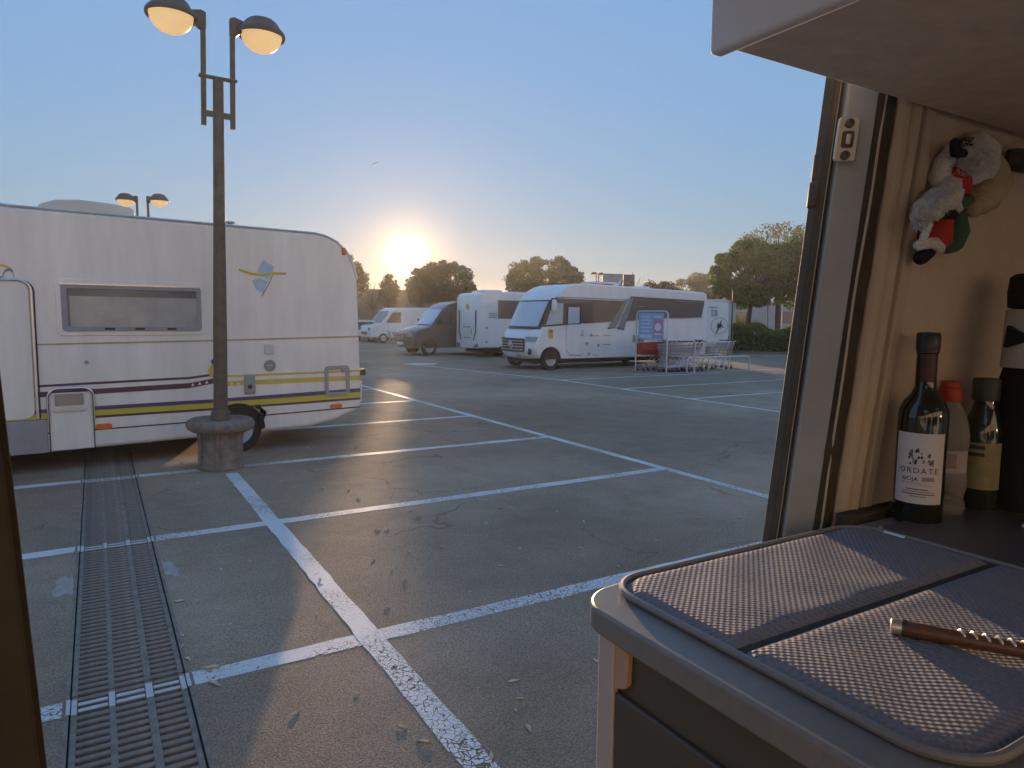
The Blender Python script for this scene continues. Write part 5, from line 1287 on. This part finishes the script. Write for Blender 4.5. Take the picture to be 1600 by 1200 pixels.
def puff(name, m, pts, off, r_scale=1.0, fuzz=.0):
    """soft bundle along photo points (px, py, half width in photo pixels)"""
    P = [wp(x, y_, off) for x, y_, w_ in pts]; k_ = 1.42 / 1088
    P2, R2 = [], []
    for i in range(len(P) - 1):
        for t_ in (0, .25, .5, .75):
            P2.append(P[i].lerp(P[i + 1], t_)); R2.append((pts[i][2] * (1 - t_) + pts[i + 1][2] * t_) * k_ * r_scale)
    P2.append(P[-1]); R2.append(pts[-1][2] * k_ * r_scale)
    d0 = (P2[0] - P2[1]).normalized(); d1 = (P2[-1] - P2[-2]).normalized()
    P2 = [P2[0] + d0 * R2[0] * .75, P2[0] + d0 * R2[0] * .45] + P2 + [P2[-1] + d1 * R2[-1] * .45, P2[-1] + d1 * R2[-1] * .75]; R2 = [R2[0] * .35, R2[0] * .8] + R2 + [R2[-1] * .8, R2[-1] * .35]
    b = B().tube(P2, R2, 14)
    if fuzz: b.v = [tuple(Vector(v) + Vector((random.gauss(0, fuzz), random.gauss(0, fuzz), random.gauss(0, fuzz)))) for v in b.v]
    return b.obj(name, m, orn, smooth=80)
def tufts(name, m, pts, off, count, ln_):
    b = B()
    for _ in range(count):
        i = random.randrange(len(pts)); x, y_, w_ = pts[i]; a = random.uniform(0, 2 * PI); rr_ = w_ * math.sqrt(random.random())
        p = wp(x + rr_ * math.cos(a), y_ + rr_ * math.sin(a), off + .012 * (1 - rr_ / (w_ + .1))); d = (Vector((math.cos(a) * .6 - .3, -.45, -math.sin(a) * .6 - .3)) + Vector((random.gauss(0, .4), random.gauss(0, .3), random.gauss(0, .4)))).normalized() * ln_ * random.uniform(.6, 1.4)
        s_ = d.orthogonal().normalized() * .0012; b.add([p - s_, p + s_, p + d], [(0, 1, 2)])
    b.obj(name, m, orn, smooth=0)['kind'] = 'stuff'
puff('fleece_ring', fleece, [(1524, 226, 17), (1540, 240, 18), (1536, 262, 18), (1515, 270, 17), (1508, 246, 17)], .022, fuzz=.0012)
puff('fleece_strap', fleece, [(1488, 232, 9), (1474, 256, 12), (1468, 278, 13), (1474, 296, 13)], .016, fuzz=.0008)
puff('red_band', redfelt, [(1490, 272, 10), (1502, 285, 13), (1506, 302, 9)], .03)
puff('cream_bag', cream, [(1545, 258, 20), (1552, 285, 24), (1535, 310, 22), (1520, 325, 14)], .012, fuzz=.0008)
puff('fleece_tuft', fleece, [(1484, 290, 14), (1480, 305, 18), (1462, 318, 18), (1446, 330, 17), (1436, 342, 10)], .034, fuzz=.0016)
tufts('fleece_hair', fleece, [(1484, 292, 16), (1470, 312, 20), (1452, 326, 19), (1438, 338, 14), (1434, 350, 8)], .05, 900, .009)
tufts('fleece_hair', fleece, [(1524, 232, 22), (1538, 252, 22), (1512, 262, 16)], .042, 700, .006)
puff('green_mitt', greenfelt, [(1500, 316, 9), (1512, 312, 8)], .04); puff('fleece_cuff', fleece, [(1490, 318, 8), (1494, 326, 8)], .038, fuzz=.0006)
puff('green_sack', greenfelt, [(1498, 340, 10), (1496, 360, 15), (1488, 380, 14), (1480, 388, 8)], .026)
puff('red_cloth', redfelt, [(1484, 322, 9), (1472, 345, 14), (1464, 362, 19), (1460, 372, 21)], .03); puff('dark_belt', cloth, [(1456, 338, 5), (1472, 335, 6), (1490, 336, 6)], .045)
puff('fleece_hem', fleece, [(1434, 384, 6), (1446, 380, 7), (1460, 380, 7), (1470, 388, 6)], .046, fuzz=.0006); puff('fleece_hem', fleece, [(1440, 378, 4), (1447, 362, 5), (1452, 350, 4)], .046, fuzz=.0006)
puff('dark_foot', cloth, [(1448, 392, 11), (1438, 404, 9)], .03); puff('dark_clip', cloth, [(1492, 222, 6), (1494, 238, 7), (1506, 240, 5)], .045)

# ------------------------------------------------------------------ hazy evening air
me = bpy.data.meshes.new('haze'); bx = B().box(-275, 275, -275, 275, -1.5, 9.6); me.from_pydata(bx.v, [], bx.f)
hm = bpy.data.materials.new('evening_haze'); hm.use_nodes = True; hn = hm.node_tree.nodes; hn.clear()
ho = hn.new('ShaderNodeOutputMaterial'); hv = hn.new('ShaderNodeVolumePrincipled')
hv.inputs['Color'].default_value = (0.96, 0.94, 0.9, 1); hv.inputs['Density'].default_value = HAZE_D; hv.inputs['Anisotropy'].default_value = 0.6
hm.node_tree.links.new(hv.outputs[0], ho.inputs['Volume']); me.materials.append(hm)
hz = bpy.data.objects.new('haze', me); COL.objects.link(hz); hz['kind'] = 'stuff'; hz['label'] = 'thin warm evening haze over the car park'
